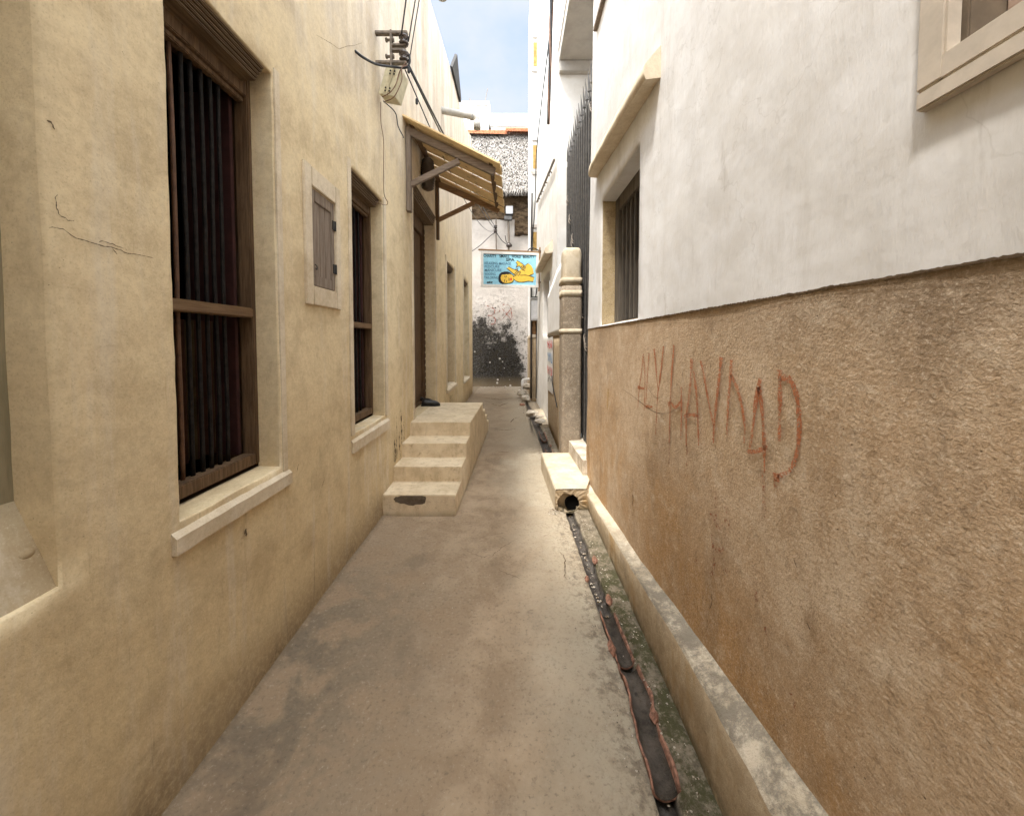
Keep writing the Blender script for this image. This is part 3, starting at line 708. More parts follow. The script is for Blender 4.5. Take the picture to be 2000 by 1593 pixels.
# cracks, chips and stains on the plaster
def lw(u, v): return (LX(u) + .0062, u, v)
for pts, w in (([(.946, 1.889), (.98, 1.897), (1.008, 1.879), (1.058, 1.877), (1.112, 1.876), (1.142, 1.871), (1.222, 1.875)], .0022), ([(.967, 1.979), (.967, 1.953), (.972, 1.93), (.99, 1.922), (1.004, 1.926)], .002),
        ([(1.06, 1.885), (1.075, 1.89), (1.10, 1.888), (1.13, 1.883)], .002), ([(1.10, 1.872), (1.11, 1.86)], .002), ([(1.605, .775), (1.603, .755), (1.606, .742)], .012), ([(.955, 2.16), (.966, 2.158), (.97, 2.145)], .005),
        ([(2.02, .93), (2.0, .89)], .003), ([(2.3, .75), (2.26, .70)], .003), ([(3.0, 3.95), (2.6, 3.6), (2.3, 3.45)], .002), ([(3.55, 3.42), (3.5, 3.1)], .002)):
    bm = new(); rg = []
    for a, b_ in zip(pts, pts[1:]):
        for t in (0, .33, .66): rg.append((a[0] + (b_[0] - a[0]) * t + random.uniform(-.003, .003), a[1] + (b_[1] - a[1]) * t + random.uniform(-.002, .002)))
    rg.append(pts[-1]); strip(bm, rg, w, lw, .5, lambda t: .5 + 1.2 * t * (1 - t) * 2); obj('crack', bm, M['crack'], house)
for k in range(13):
    bm = new(); yy = 3.62 + random.uniform(0, .42); zz = random.uniform(.42, .78); strip(bm, [(yy, zz + random.uniform(.05, .16)), (yy + .01, zz), (yy, zz - random.uniform(.04, .14))], random.uniform(.012, .03), lw, .4, lambda t: .4 + t * (1 - t) * 3); obj('stain', bm, M['stain'], house)
for k in range(5):
    bm = new(); yy = 7.3 + random.uniform(-.3, .3); zz = .55; strip(bm, [(yy, zz), (yy, zz - .2)], .03, lw, .4); obj('stain', bm, M['stain'], house)

# ================================================================== front steps
def sx(y): return -.518 + (y - 3.34) * .0262
prof = [(3.345, -.02), (3.345, .197), (3.677, .197), (3.679, .346), (3.983, .346), (3.985, .500), (4.312, .500), (4.314, .657), (5.749, .657), (5.752, .50), (6.09, .50), (6.092, .345), (6.42, .345), (6.422, .19), (6.70, .19), (6.702, -.02)]
bm = new(); A = []; B = []; Ab = []
for k, (yy, z) in enumerate(prof):
    A.append(bm.verts.new((sx(yy), yy, z))); B.append(bm.verts.new((LX(yy) - .06, yy, z)))
for k in range(len(prof) - 1): bm.faces.new((A[k], A[k + 1], B[k + 1], B[k]))
bm.faces.new(A)
es = [e for e in bm.edges if not e.is_boundary]
bmesh.ops.bevel(bm, geom=es, offset=.006, segments=2, affect='EDGES')
bmesh.ops.triangulate(bm, faces=[f for f in bm.faces if len(f.verts) > 4])
st = obj('front_steps', bm, M['step']); tag(st, 'cream cement steps climbing to a landing at the dark double door', 'steps')
bm = new(); pts = []
for k in range(26):
    t = 2 * math.pi * k / 26; a = -.935 + .15 * math.cos(t) + .01 * random.uniform(-1, 1); zz = .158 + .052 * math.sin(t) * (1 + .25 * math.cos(t)) + random.uniform(-.006, .006)
    pts.append((a, min(zz, .192)))
vs = [bm.verts.new((a, 3.3425, z)) for a, z in pts]; f = bm.faces.new(vs)
r = bmesh.ops.extrude_face_region(bm, geom=[f]); bmesh.ops.translate(bm, vec=(0, .002, 0), verts=[v for v in r['geom'] if isinstance(v, bmesh.types.BMVert)])
obj('chipped_patch', bm, M['chip'], st)

# shoes on the landing
def shoe(loc, rot, label):
    o_ = thing('slip_on_shoe', loc, label, 'shoe', 'pair of shoes on the landing')
    Mx = Matrix.Translation(loc) @ Matrix.Rotation(rot, 4, 'Z')
    def ring(x, w, z0, z1, n=10):
        return [Mx @ Vector((x, w * math.cos(t), z0 + (z1 - z0) * (.5 + .5 * math.sin(t)))) for t in (2 * math.pi * k / n for k in range(n))]
    bm = new(); prev = None
    for x, w, z1 in ((-.13, .02, .06), (-.12, .034, .10), (-.08, .040, .105), (-.03, .040, .085), (.02, .046, .09), (.07, .050, .08), (.11, .042, .062), (.138, .018, .036)):
        rg = [bm.verts.new(v) for v in ring(x, w, .016, z1)]
        if prev:
            for k in range(10): bm.faces.new((prev[k], prev[(k + 1) % 10], rg[(k + 1) % 10], rg[k]))
        else: bm.faces.new(rg)
        prev = rg
    bm.faces.new(prev); obj('upper', bm, M['shoe'], o_, True)
    bm = new(); prev = None; out = []
    for x, w in ((-.137, .02), (-.12, .036), (-.05, .036), (.0, .038), (.06, .049), (.11, .043), (.14, .018)): out.append((x, w))
    loop = [(x, w) for x, w in out] + [(x, -w) for x, w in reversed(out)]
    a = [bm.verts.new(Mx @ Vector((x, w, .002))) for x, w in loop]; c_ = [bm.verts.new(Mx @ Vector((x, w, .02))) for x, w in loop]
    bm.faces.new(a); bm.faces.new(c_)
    for k in range(len(a)): bm.faces.new((a[k], a[(k + 1) % len(a)], c_[(k + 1) % len(a)], c_[k]))
    obj('sole', bm, M['black'], o_)
    bm = new(); tube(bm, [Mx @ Vector((-.03 + .0 * k, .038 * math.cos(t), .05 + .02 * math.sin(t))) for k, t in enumerate([math.pi * q / 8 for q in range(9)])], .007, 6, 2); obj('collar', bm, M['black'], o_, True)
shoe((-1.20, 5.42, .657), R(12), 'black slip-on shoe in front on the landing, toe to the alley')
shoe((-1.31, 5.62, .657), R(-20), 'black slip-on shoe set back against the dark door')

# ================================================================== wooden awning over the door
aw = thing('wooden_awning', (-1.2, 5.1, 3.0), 'slanted plank awning on grey timber brackets above the door', 'awning')
for yy, zt, zb, ze, m1, m2, nm in ((4.27, 4.02, 3.08, 3.555, M['wood_grey'], M['wood_grey_x'], 0), (5.92, 4.13, 3.22, 3.70, M['wood_frame'], M['wood_brown_x'], 1)):
    xw = LX(yy) + .028
    bm = new(); beam(bm, (xw, yy, zb), (xw, yy, zt), .075, .05, (1, 0, 0), .004); obj('wall_post', bm, m1, aw)
    bm = new(); beam(bm, (xw - .02, yy, zt - .03), (-.20, yy, ze - .03), .045, .085, (0, 0, 1), .004); obj('rafter', bm, m2, aw)
    bm = new(); beam(bm, (xw, yy + .002, zb + .30), (-.60, yy + .002, ze + .115 - .02), .04, .065, (0, 0, 1), .004); obj('brace', bm, m2, aw)
bm = new(); beam(bm, (-.235, 4.22, 3.62), (-.235, 5.98, 3.745), .05, .06, (0, 0, 1), .004); obj('cross_batten', bm, M['wood_frame'], aw)
bm = new(); beam(bm, (-1.13, 4.25, 4.02), (-1.15, 5.96, 4.14), .05, .06, (0, 0, 1), .004); obj('cross_batten', bm, M['wood_frame'], aw)
ys = [4.13 + .21 * q for q in range(10)]
for k in range(9):
    ya, yb = ys[k], ys[k + 1] - .02; t = (k + .5) / 9
    zw = 4.075 + .115 * t; zo = 3.555 + .12 * t; lift = .042 if k % 2 else 0
    ln = random.uniform(-.008, .008)
    bm = new(); beam(bm, (LX(5) - .0, (ya + yb) / 2, zw + lift), (-.125 + ln, (ya + yb) / 2, zo + lift), yb - ya + (.03 if k % 2 else 0), .02, (0, 0, 1), .002)
    obj('plank', bm, M['pine'], aw)
    for q in range(2):
        t2 = random.uniform(.3, .8); bm = new(); cx = -1.2 + 1.05 * t2; cz = zw + lift + (zo - zw) * t2 - .0125
        poly(bm, [(math.cos(a) * .022, math.sin(a) * .006) for a in (R(36 * i) for i in range(10))], lambda u, v: (cx + u, (ya + yb) / 2 + v + .05 * q, cz - u * .5)); obj('knot', bm, M['wood_dark'], aw)
# ribbed fitting under the awning
bm = new(); pr = [(.02, 0)]; zz = 0
for k in range(12): pr += [(.060 + .012 * math.sin(k / 11 * math.pi), .02 + k * .032), (.078 + .014 * math.sin(k / 11 * math.pi), .036 + k * .032)]
pr += [(.05, .42), (.02, .43)]; lathe(bm, pr, (-1.115, 4.98, 3.60), 'z', 22)
lm = obj('ribbed_lamp', bm, simple('ribbed_brown', (.075, .055, .038), .6), None, True); tag(lm, 'dark ribbed drum-shaped lamp on the cream wall under the awning', 'wall lamp')
bm = new(); box(bm, -1.22, -1.10, 4.965, 4.995, 3.79, 3.83, .003); obj('bracket', bm, M['black'], lm)

# ================================================================== electric bracket, box and cables
BY = 3.33
eb = thing('electric_bracket', (-1.19, BY, 4.16), 'rusty steel bracket with brown porcelain insulators high on the cream wall', 'electric bracket')
bm = new(); box(bm, -1.20, -.91, BY - .02, BY + .02, 4.278, 4.303, .003); obj('arm', bm, M['steel'], eb)
bm = new(); box(bm, -1.20, -.92, BY - .02, BY + .02, 4.028, 4.052, .003); obj('arm', bm, M['steel'], eb)
bm = new(); box(bm, -1.063, -1.045, BY - .022, BY + .022, 4.0, 4.31, .003); obj('upright', bm, M['steel'], eb)
for z in (4.188, 4.145): bm = new(); box(bm, -1.05, -.925, BY - .018, BY + .018, z - .009, z + .009, .002); obj('arm', bm, M['steel'], eb)
for z in (4.235, 4.095):
    bm = new(); lathe(bm, [(.015, -.045), (.036, -.042), (.042, -.028), (.026, -.012), (.026, .0), (.044, .014), (.044, .026), (.026, .036), (.015, .046)], (-.945, BY, z), 'z', 16); obj('insulator', bm, M['ceramic'], eb, True)
    bm = new(); lathe(bm, [(.018, -.02), (.018, -.004), (.011, -.004), (.011, .04), (.017, .04), (.017, .054)], (-1.085, BY, z), 'x', 6); obj('bolt', bm, M['steel'], eb)
    bm = new(); tube(bm, [(-.945, BY, z - .06), (-.945, BY, z + .06)], .008, 8, 1); obj('pin', bm, M['steel'], eb)
mb = thing('junction_box', (-1.08, 3.36, 3.85), 'tilted cream metal junction box hanging below the electric bracket', 'junction box')
Rt = Matrix.Translation((-1.045, 3.36, 3.855)) @ Matrix.Rotation(R(17), 4, 'Y') @ Matrix.Rotation(R(-12), 4, 'Z')
bm = new(); box(bm, -.078, .078, -.055, .065, -.115, .115, .004, 0, Rt); obj('body', bm, M['box_cream'], mb)
bm = new(); box(bm, -.083, .083, -.064, -.0555, -.118, .118, .003, 0, Rt); box(bm, -.006, .010, -.070, -.064, -.12, .125, .003, 0, Rt); obj('lid', bm, M['box_cream'], mb)
for zz in (-.075, .075):
    bm = new()
    for a, c_ in ((-.02, .012), (.022, .012), (-.016, -.014), (.024, -.012)): bm = new(); box(bm, a - .006, a + .006, -.078, -.0705, zz + c_ - .006, zz + c_ + .006, .001, 0, Rt); obj('clip', bm, M['black'], mb)
def cable(pts, r, label, m='cable', n=8, g='overhead wires from the electric bracket', name='cable', cat='cable'):
    bm = new(); tube(bm, pts, r, 6, n); return tag(obj(name, bm, M[m], None, True), label, cat, g)
def sag(p, q, s, n=6): return [tuple(Vector(p).lerp(Vector(q), i / n) - Vector((0, 0, s * 4 * (i / n) * (1 - i / n)))) for i in range(n + 1)]
cable([(-1.19, 2.88, 3.80), (-1.14, 2.92, 3.78), (-1.10, 3.1, 3.86), (-1.02, 3.28, 3.97), (-.93, 3.33, 4.0), (-.90, 3.34, 4.05), (-.90, 3.34, 4.12)], .010, 'thick black cable looping from the wall hole up to the bracket', g=None)
up = (.35, 2.3, 9.0)
cable(sag((-.955, BY - .04, 4.24), (.22, 2.1, 9.0), .05), .007, 'black wire rising from the upper insulator, left of the rising pair')
cable(sag((-.905, BY, 4.22), up, .05), .006, 'twisted black wire rising to the right above the bracket')
cable(sag((-.900, BY + .02, 4.10), (.352, 2.32, 9.0), .06), .005, 'second strand rising beside the twisted wire above the bracket')
far = (-.58, 13.15, 5.55)
cable(sag((-.905, BY, 4.02), (-.56, 13.15, 5.62), .10, 10), .010, 'thicker wire running from the bracket along the alley to the mouldy wall')
cable(sag((-.900, BY + .02, 4.00), far, .16, 10), .008, 'middle wire running from the bracket along the alley to the mouldy wall')
cable(sag((-.935, BY, 3.98), (-.66, 13.15, 5.50), .42, 10), .006, 'lowest, thinnest wire running from the bracket along the alley')
bm = new()
for p in ((-.905, BY, 3.98), (-.90, BY + .25, 3.87)): lathe(bm, [(.004, -.03), (.013, -.02), (.013, .02), (.004, .03)], p, 'z', 8)
tag(obj('wire_clamp', bm, M['black']), 'small black clamps on the wires just below the bracket', 'wire clamp')
for pts, r, l, m in (([(-.92, 3.3, 4.03), (-.97, 3.28, 3.93), (-1.0, 3.27, 3.82), (-1.05, 3.27, 3.75), (-1.13, 3.3, 3.73)], .004, 'brown wire looping in front of the cream junction box', 'copper'),
        ([(-.91, 3.3, 4.0), (-.95, 3.27, 3.95), (-.95, 3.27, 3.85), (-1.02, 3.28, 3.72), (-1.11, 3.3, 3.69)], .004, 'second brown wire looping lower past the junction box', 'copper'),
        ([(-1.14, 3.35, 3.73), (-1.05, 3.4, 3.66), (-1.03, 3.42, 3.55), (-.99, 3.44, 3.47), (-.985, 3.42, 3.45)], .0045, 'loose black wire end dangling under the junction box', 'cable'),
        ([(-1.16, 3.35, 3.72), (-1.165, 3.36, 3.55), (-1.15, 3.38, 3.4), (-1.16, 3.4, 3.15), (-1.165, 3.42, 2.95), (-1.14, 3.44, 2.88), (-1.15, 3.40, 2.84), (-1.17, 3.2, 2.80)], .003, 'thin brown wire hanging down the wall to the second window', 'copper')):
    cable(pts, r, l, m, g='loose wires round the junction box')

def elbow_pipe(p0, p1, drop, r, label):
    bm = new(); p0, p1 = Vector(p0), Vector(p1); d = (p1 - p0).normalized(); dn = Vector((0, 0, -1)); q = r * 1.3
    pts = [p0, p1 - d * q] + [p1 - d * q * (1 - math.sin(R(a))) + dn * q * (1 - math.cos(R(a))) for a in (15, 30, 45, 60, 75, 90)] + [p1 + dn * (q + drop)]
    tube(bm, pts, r, 18, 1, raw=True, cap=False); e = p1 + dn * q
    lathe(bm, [(r * 1.01, .0), (r * 1.15, .0), (r * 1.15, -drop - .004), (r * .9, -drop - .004), (r * .86, -drop + .05), (.001, -drop + .06)], e, 'z', 20)
    lathe(bm, [(r * 1.01, -.05), (r * 1.13, -.05), (r * 1.13, .0), (r * 1.01, .0)], p1 - d * q, 'x', 20)
    o_ = obj('drain_spout', bm, M['pvc'], None, True); tag(o_, label, 'drain pipe', 'pipe spouts sticking out of the cream house')
elbow_pipe((-1.25, 6.5, 5.58), (-.60, 6.5, 5.46), .12, .056, 'grey pipe spout with elbow on the cream wall above the awning')
elbow_pipe((-1.25, 5.25, 6.72), (-.96, 5.25, 6.62), .22, .060, 'pipe spout end hanging at the top edge of the sky')
bm = new()
f = bm.faces.new([bm.verts.new(p) for p in ((-1.16, 7.4, 6.95), (-1.17, 8.7, 7.08), (-1.15, 8.6, 7.12), (-1.07, 7.45, 7.22))]); q = bmesh.ops.extrude_face_region(bm, geom=[f]); bmesh.ops.translate(bm, vec=(-.05, .01, .03), verts=[v for v in q['geom'] if isinstance(v, bmesh.types.BMVert)])
tag(obj('roof_gutter', bm, M['gate_sheet']), 'dark sheet standing on the roof edge of the cream house', 'roof sheet')

# ================================================================== near white house (right)
XR = .78
rh = thing('white_house', (.8, 1.5, 0), 'white house with rough brown lower wall on the right, nearest the viewer', 'house')
def Rmap(u, v, d): return (XR - .002 + d, u + (max(0, u - 3.3) / .5) * (.085 - .049 * v), v)
hw = (2.29, 3.25, 1.742, 2.82, .115); hu = (-.05, .68, 2.105, 3.6, .10)
EY = 3.80
bm = new(); panel(bm, -.35, EY, 1.735, 7.6, [hw, hu], Rmap, .07, .003, edge_jit=.003)
n0 = len(bm.verts); box(bm, XR + .05, 3.6, 3.3, 3.5, 0, 7.6, .0); ew = [bm.verts.new(p) for p in ((XR + .007, EY + .08, 0), (XR + .007, EY + .085 - .372, 7.6), (3.6, EY - .29, 7.6), (3.6, EY + .08, 0))]; bm.faces.new(ew)
obj('upper_wall', bm, M['white'], rh, recalc=False)
bm = new(); panel(bm, -.35, EY, 0, 1.75, [], lambda u, v, d: (XR + .004 + d, Rmap(u, v, 0)[1], v), .05, .007, edge_jit=.0); obj('lower_wall', bm, M['dado'], rh)
bm = new(); panel(bm, -8, -.35, 1.735, 7.6, [], Rmap, .6, .006, v0lip=.022); obj('upper_wall', bm, M['white'], rh)
bm = new(); panel(bm, -8, -.35, 0, 1.75, [], lambda u, v, d: (XR + .004 + d, u, v), .6, .006); obj('lower_wall', bm, M['dado'], rh)
bm = new(); box(bm, XR + .01, 5, -8, EY, 7.45, 7.55); obj('roof', bm, M['white_far'], rh)
bm = new(); box(bm, XR + .30, 3.5, 1.9, 3.7, 1.0, 3.4); box(bm, XR + .30, 3.5, -.6, 1.2, 1.6, 4.2)
for f in [f for f in bm.faces if abs(f.calc_center_median().x - XR - .30) < .001]: bmesh.ops.delete(bm, geom=[f], context='FACES_ONLY')
obj('interior', bm, M['room'], rh)
bm = new(); strip(bm, [(-.3 + .05 * k, 1.7335 + .003 * fn((k * .3, 0, 0), 3)) for k in range(83)], .0045, lambda u, v: (XR - .0052, u, v), .6); obj('shadow_line', bm, M['crack'], rh)  # dark strip painting the shadow under the white plaster's lower edge
# plinth with its sloping ledge
bm = new(); prev = None; n = 120
def ledge(y):
    zo = .13 + (3.8 - y) * .0765 if y > 2.23 else (.25 + (2.23 - y) * .108 if y > 1.49 else .33 + (1.49 - y) * .03)
    zi = .104 + (3.8 - y) * .098 if y > 2.1 else .27 + (2.1 - y) * .118
    xo = .708 + .006 * (y > 2.2) + (0 if y > 1.6 else -(1.6 - y) * .02)
    return xo, zo, max(zi, zo + .01)
for i in range(n + 1):
    y = -2 + (EY + 2) * i / n; xo, zo, zi = ledge(max(y, .6)); j = lambda s, a=.004: a * fn((y, s, 2), 9)
    row = [bm.verts.new(p) for p in ((xo + .012 + j(1), y, -.02), (xo + .006 + j(2), y, zo * .5), (xo + j(3), y, zo - .006 + j(4)), (xo + .008 + j(5), y, zo + .004 + j(6)), (XR - .018, y, zi + j(7)), (XR + .02, y, zi + .022))]
    if prev:
        for k in range(5):
            f = bm.faces.new((prev[k], row[k], row[k + 1], prev[k + 1])); f.material_index = 1 if k >= 2 else 0; f.smooth = k not in (2,)
    prev = row
bmesh.ops.recalc_face_normals(bm, faces=bm.faces)
obj('plinth', bm, [M['plinth'], M['ledge']], rh, recalc=False)
# window with hood
y0, y1, z0, z1, dp = hw; X = XR + dp
bm = new()
box(bm, X - .002, X + .07, y0, y0 + .14, z0, z1, .005); box(bm, X - .002, X + .07, y1 - .12, y1, z0, z1, .005)
box(bm, X - .001, X + .069, y0 + .14, y1 - .12, z1 - .12, z1, .005); box(bm, X - .001, X + .069, y0 + .14, y1 - .12, z0, z0 + .035, .005)
wd = obj('window', bm, wood('dark_grey_frame', (.085, .07, .055), (.14, .12, .095)), rh)
bm = new(); box(bm, X + .05, X + .06, y0 + .14, y1 - .12, z0 + .035, z1 - .12)
for k in range(7):
    a = y0 + .14 + (y1 - y0 - .26) * k / 7; box(bm, X + .012, X + .034, a + .012, a + .06, z0 + .035, z1 - .12, .006)
obj('shutter', bm, wood('grey_shutter', (.055, .045, .036), (.10, .085, .068)), wd)
bm = new(); box(bm, XR + .006, XR + dp - .002, y1 - .018, y1 + .004, z0 + .002, z1 - .010, .001); obj('jamb', bm, M['yellow_plaster'], wd)
bm = new(); box(bm, XR + .004, XR + dp + .05, y0, y1, z0 - .004, z0 + .006, .001); obj('sill', bm, M['pale_conc'], wd)
bm = new(); prev = None; n = 28
for i in range(n + 1):
    t = i / n; y = 1.985 + (3.44 - 1.985) * t; dz = .03 * t; j = lambda s, a=.006: a * fn((y, s, 4), 8)
    e = .012 * math.exp(-t * 9) + .02 * math.exp(-(1 - t) * 14)
    row = [bm.verts.new(p) for p in ((XR, y, 2.982 + .12 * t + j(1)), (XR - .092 + e, y, 2.972 + .135 * t + j(2)), (XR - .104 + e + j(3), y, 3.0 + .13 * t), (XR - .100 + e + j(4), y, 3.045 + .12 * t + j(5)), (XR - .078 + e, y, 3.073 + .11 * t + j(5)), (XR, y, 3.150 + .09 * t + j(6)))]
    if prev:
        for k in range(len(row)):
            f = bm.faces.new((prev[k], prev[(k + 1) % len(row)], row[(k + 1) % len(row)], row[k])); f.smooth = k in (1, 2, 3)
    else: bm.faces.new(row)
    prev = row
bm.faces.new(prev); obj('window_hood', bm, M['cream_trim'], rh)
# upper window at the picture's corner
y0, y1, z0, z1, dp = hu; X = XR + dp
bm = new(); box(bm, X - .03, X + .02, y1 - .06, y1 - .021, z0 + .01, z1 - .002, .004); box(bm, X - .06, X + .02, y0, y0 + .06, z0 + .01, z1, .004)
box(bm, X - .05, X + .019, y0 + .06, y1 - .06, z0 + .01, z0 + .07, .004); box(bm, X - .059, X + .019, y0 + .06, y1 - .06, z1 - .06, z1, .004)
w3_rev = new(); box(w3_rev, XR + .0105, XR + dp + .02, y1 - .020, y1 + .004, z0 + .004, z1 - .01, .002)
w3 = obj('window', bm, wood('pinkish_sash', (.34, .24, .185), (.44, .33, .26), 'y'), rh)
for k in range(4):
    bm = new(); yy = y0 + .13 + k * .14; box(bm, X - .035, X - .015, yy - .02, yy + .02, z0 + .07, z1 - .06, .004); obj('slat', bm, M['wood_frame'], w3)
obj('jamb', w3_rev, simple('brown_reveal', (.15, .115, .08), .9), w3)
bm = new(); X = XR - .022
box(bm, X, XR + .010, y1 - .012, y1 + .034, z0 - .04, z1 + .05, .004); box(bm, X, XR + .0, y0 - .05, y1 + .0335, z0 - .075, z0 - .0405, .004); box(bm, X + .001, XR + .06, y0 - .05, y1 + .001, z0 - .040, z0 + .004, .003)
obj('surround', bm, simple('grey_cream_trim', (.52, .46, .385), .9, .1, .12, 14), w3)
# graffiti, traced letter strokes on the brown render
G = [[(2.193, 1.531), (2.232, 1.384), (2.255, 1.319), (2.278, 1.19)], [(2.193, 1.531), (2.162, 1.39), (2.167, 1.197)], [(2.285, 1.321), (2.163, 1.326)],
[(2.103, 1.537), (2.128, 1.361), (2.144, 1.221)], [(2.145, 1.224), (2.038, 1.243)], [(2.026, 1.564), (1.995, 1.449), (1.971, 1.355)],
[(1.902, 1.578), (1.926, 1.472), (1.952, 1.369), (1.97, 1.312), (1.988, 1.101)], [(1.78, 1.585), (1.798, 1.464), (1.809, 1.336), (1.816, 1.099)],
[(1.696, 1.394), (1.691, 1.249), (1.693, 1.144)], [(1.836, 1.287), (1.808, 1.303), (1.751, 1.29), (1.694, 1.332)], [(1.602, 1.528), (1.615, 1.384), (1.642, 1.259), (1.637, 1.138)],
[(1.583, 1.476), (1.55, 1.355), (1.529, 1.169)], [(1.664, 1.262), (1.601, 1.285), (1.533, 1.289)], [(1.526, 1.524), (1.494, 1.455), (1.457, 1.36), (1.417, 1.275)],
[(1.377, 1.544), (1.389, 1.457), (1.404, 1.36), (1.416, 1.267), (1.42, 1.209)], [(1.312, 1.539), (1.317, 1.472), (1.326, 1.374), (1.33, 1.262)],
[(1.314, 1.485), (1.276, 1.441), (1.243, 1.373), (1.229, 1.311), (1.232, 1.26)], [(1.157, 1.486), (1.175, 1.414), (1.188, 1.32), (1.2, 1.254)],
[(1.163, 1.459), (1.148, 1.401), (1.135, 1.315), (1.127, 1.198)], [(1.214, 1.239), (1.174, 1.249), (1.128, 1.275), (1.121, 1.284)],
[(1.074, 1.519), (1.07, 1.431), (1.068, 1.312)], [(1.076, 1.492), (1.047, 1.498), (1.022, 1.482), (1.004, 1.441), (.996, 1.381), (.996, 1.335), (1.004, 1.286), (1.025, 1.241), (1.072, 1.204)], [(1.077, 1.214), (1.074, 1.19)]]
THICK = {2: .02, 4: .018, 9: .02, 12: .022, 22: .026, 19: .018}
gw = lambda u, v: (XR - .0006, u, v)
def crv(pts): return [(p.y, p.z) for p in spline([(0, a, b_) for a, b_ in pts], 4)] if len(pts) > 2 else pts
bm = new()
for k, s in enumerate(G): strip(bm, crv(s), THICK.get(k, .018 if k > 4 else .013), gw, .38, lambda t: 1.05 - .45 * t)
obj('graffiti', bm, M['graffiti'], rh)
bm = new()
for s in ([(1.525, .745), (1.53, .665)], [(1.417, .857), (1.395, .748), (1.418, .682)], [(1.397, .797), (1.36, .82), (1.324, .852)], [(1.342, .741), (1.296, .786)], [(1.477, .59), (1.468, .554)], [(1.157, .809), (1.148, .773)], [(1.184, .635), (1.172, .61)], [(1.106, .731), (1.1, .703)],
          [(1.091, 1.215), (1.072, 1.161)], [(1.398, 1.031), (1.388, .927)], [(1.33, 1.0), (1.29, .93)], [(1.43, .93), (1.36, .90), (1.32, .96)], [(1.25, .62), (1.235, .585)], [(1.0, .62), (.985, .59)], [(1.63, 1.14), (1.63, 1.0)], [(1.81, 1.1), (1.815, .99)], [(1.13, 1.2), (1.125, 1.05)]):
    bm = new(); strip(bm, crv(s), .016, gw, .3); obj('paint_smear', bm, M['graffiti_faint'], rh)
bm = new(); strip(bm, [(2.984, 1.231), (2.995, 1.14), (3.009, 1.047)], .018, gw, .3); obj('paint_mark', bm, M['graffiti_yellow'], rh)['label'] = 'small yellow paint stroke'
for pts, w in (([(2.35, .62), (2.345, .585), (2.352, .55)], .014), ([(1.41, .62), (1.405, .585), (1.42, .55)], .005), ([(2.60, 1.27), (2.35, 1.25), (2.05, 1.22), (1.86, 1.24), (1.7, 1.30)], .003), ([(1.0, 1.0), (.99, .985)], .007), ([(.95, .86), (.94, .85)], .008), ([(2.17, 1.36), (2.0, 1.30), (1.9, 1.33)], .002)):
    bm = new(); strip(bm, crv(pts), w, gw, .5, lambda t: .4 + 2.2 * t * (1 - t)); obj('crack', bm, M['crack'], rh)

# ================================================================== drain slab and pipe
sl = thing('drain_slab', (.58, 3.5, 0), 'pale concrete slab bridging the drain with a round pipe mouth', 'drain cover')
bm = new(); n = 10; rows = []
for i in range(n + 1):
    t = i / n; y = 3.47 + (4.62 - 3.47) * t; xl = .413 - .046 * t + .004 * fn((y, 1, 1), 6); xr = .705 + (.1 * min(1, t * 4))
    rows.append([bm.verts.new(p) for p in ((xl - .004, y, -.03), (xl, y, .19 + .003 * fn((y, 2, 2), 5)), (xl + .010, y, .203), ((xl + xr) / 2, y, .205 + .004 * fn((y, 3, 2), 5)), (xr, y, .205), (xr + .02, y, -.03))])
for A, B in zip(rows, rows[1:]):
    for k in range(5): bm.faces.new((A[k], A[k + 1], B[k + 1], B[k]))
bm.faces.new(rows[-1])
obj('slab_top', bm, M['pale_conc'], sl)
bm = new(); N = 48; cx, cz, yf = .565, .068, 3.47; outer = []; inner = []; deep = []
for k in range(N):
    t = 2 * math.pi * k / N; c_, s = math.cos(t), math.sin(t)
    sc = min((.165 if c_ > 0 else .153) / max(abs(c_), 1e-6), ((.205 - cz - .01) if s > 0 else .098) / max(abs(s), 1e-6))
    outer.append(bm.verts.new((cx + sc * c_, yf + .001, cz + sc * s)))
    rr = (.080 if c_ > 0 else .080 + .05 * max(0, -c_)) + .014 * fn((c_, s, 3), 3.1); rr = min(rr, sc * .93)
    inner.append(bm.verts.new((cx + rr * c_, yf + .008 * fn((c_, s, 7), 4), cz + rr * s)))
    deep.append(bm.verts.new((cx + rr * c_ * .92, yf + .055, cz + rr * s * .92)))
mid = [bm.verts.new(a.co.lerp(b_.co, .55) + Vector((0, .012 * fn(a.co, 30), 0))) for a, b_ in zip(outer, inner)]
for A, B in ((outer, mid), (mid, inner), (inner, deep)):
    for k in range(N): bm.faces.new((A[k], A[(k + 1) % N], B[(k + 1) % N], B[k]))
bm.faces.new(deep)
obj('slab_face', bm, M['plinth'], sl)
bm = new(); tube(bm, [(.575, 3.485, .055), (.575, 3.75, .055)], .066, 24, 1, cap=False); tube(bm, [(.575, 3.486, .055), (.575, 3.75, .055)], .058, 24, 1, cap=False)
bmesh.ops.bridge_loops(bm, edges=[e for e in bm.edges if e.is_boundary and e.verts[0].co.y < 3.5]); poly(bm, [(.575 + .06 * math.cos(R(15 * k)), .055 + .06 * math.sin(R(15 * k))) for k in range(24)], lambda u, v: (u, 3.5, v))
obj('pipe', bm, M['room'], sl)
# raised step against the white house end and flank of the post
bm = new(); prev = None
for i in range(9):
    t = i / 8; y = 3.83 + .85 * t; row = [bm.verts.new(p) for p in ((.74 - .03 * t, y, .0), (.745 - .03 * t + .004 * fn((y, 1, 7), 9), y, .36 + .01 * fn((y, 1, 3), 7)), (.90, y, .37), (.90, y, 0))]
    if prev:
        for k in range(3): bm.faces.new((prev[k], prev[k + 1], row[k + 1], row[k]))
    else: bm.faces.new(row)
    prev = row
bm.faces.new(prev); tag(obj('gate_threshold', bm, M['stone']), 'rough pale concrete threshold between the post and the near white house', 'threshold')

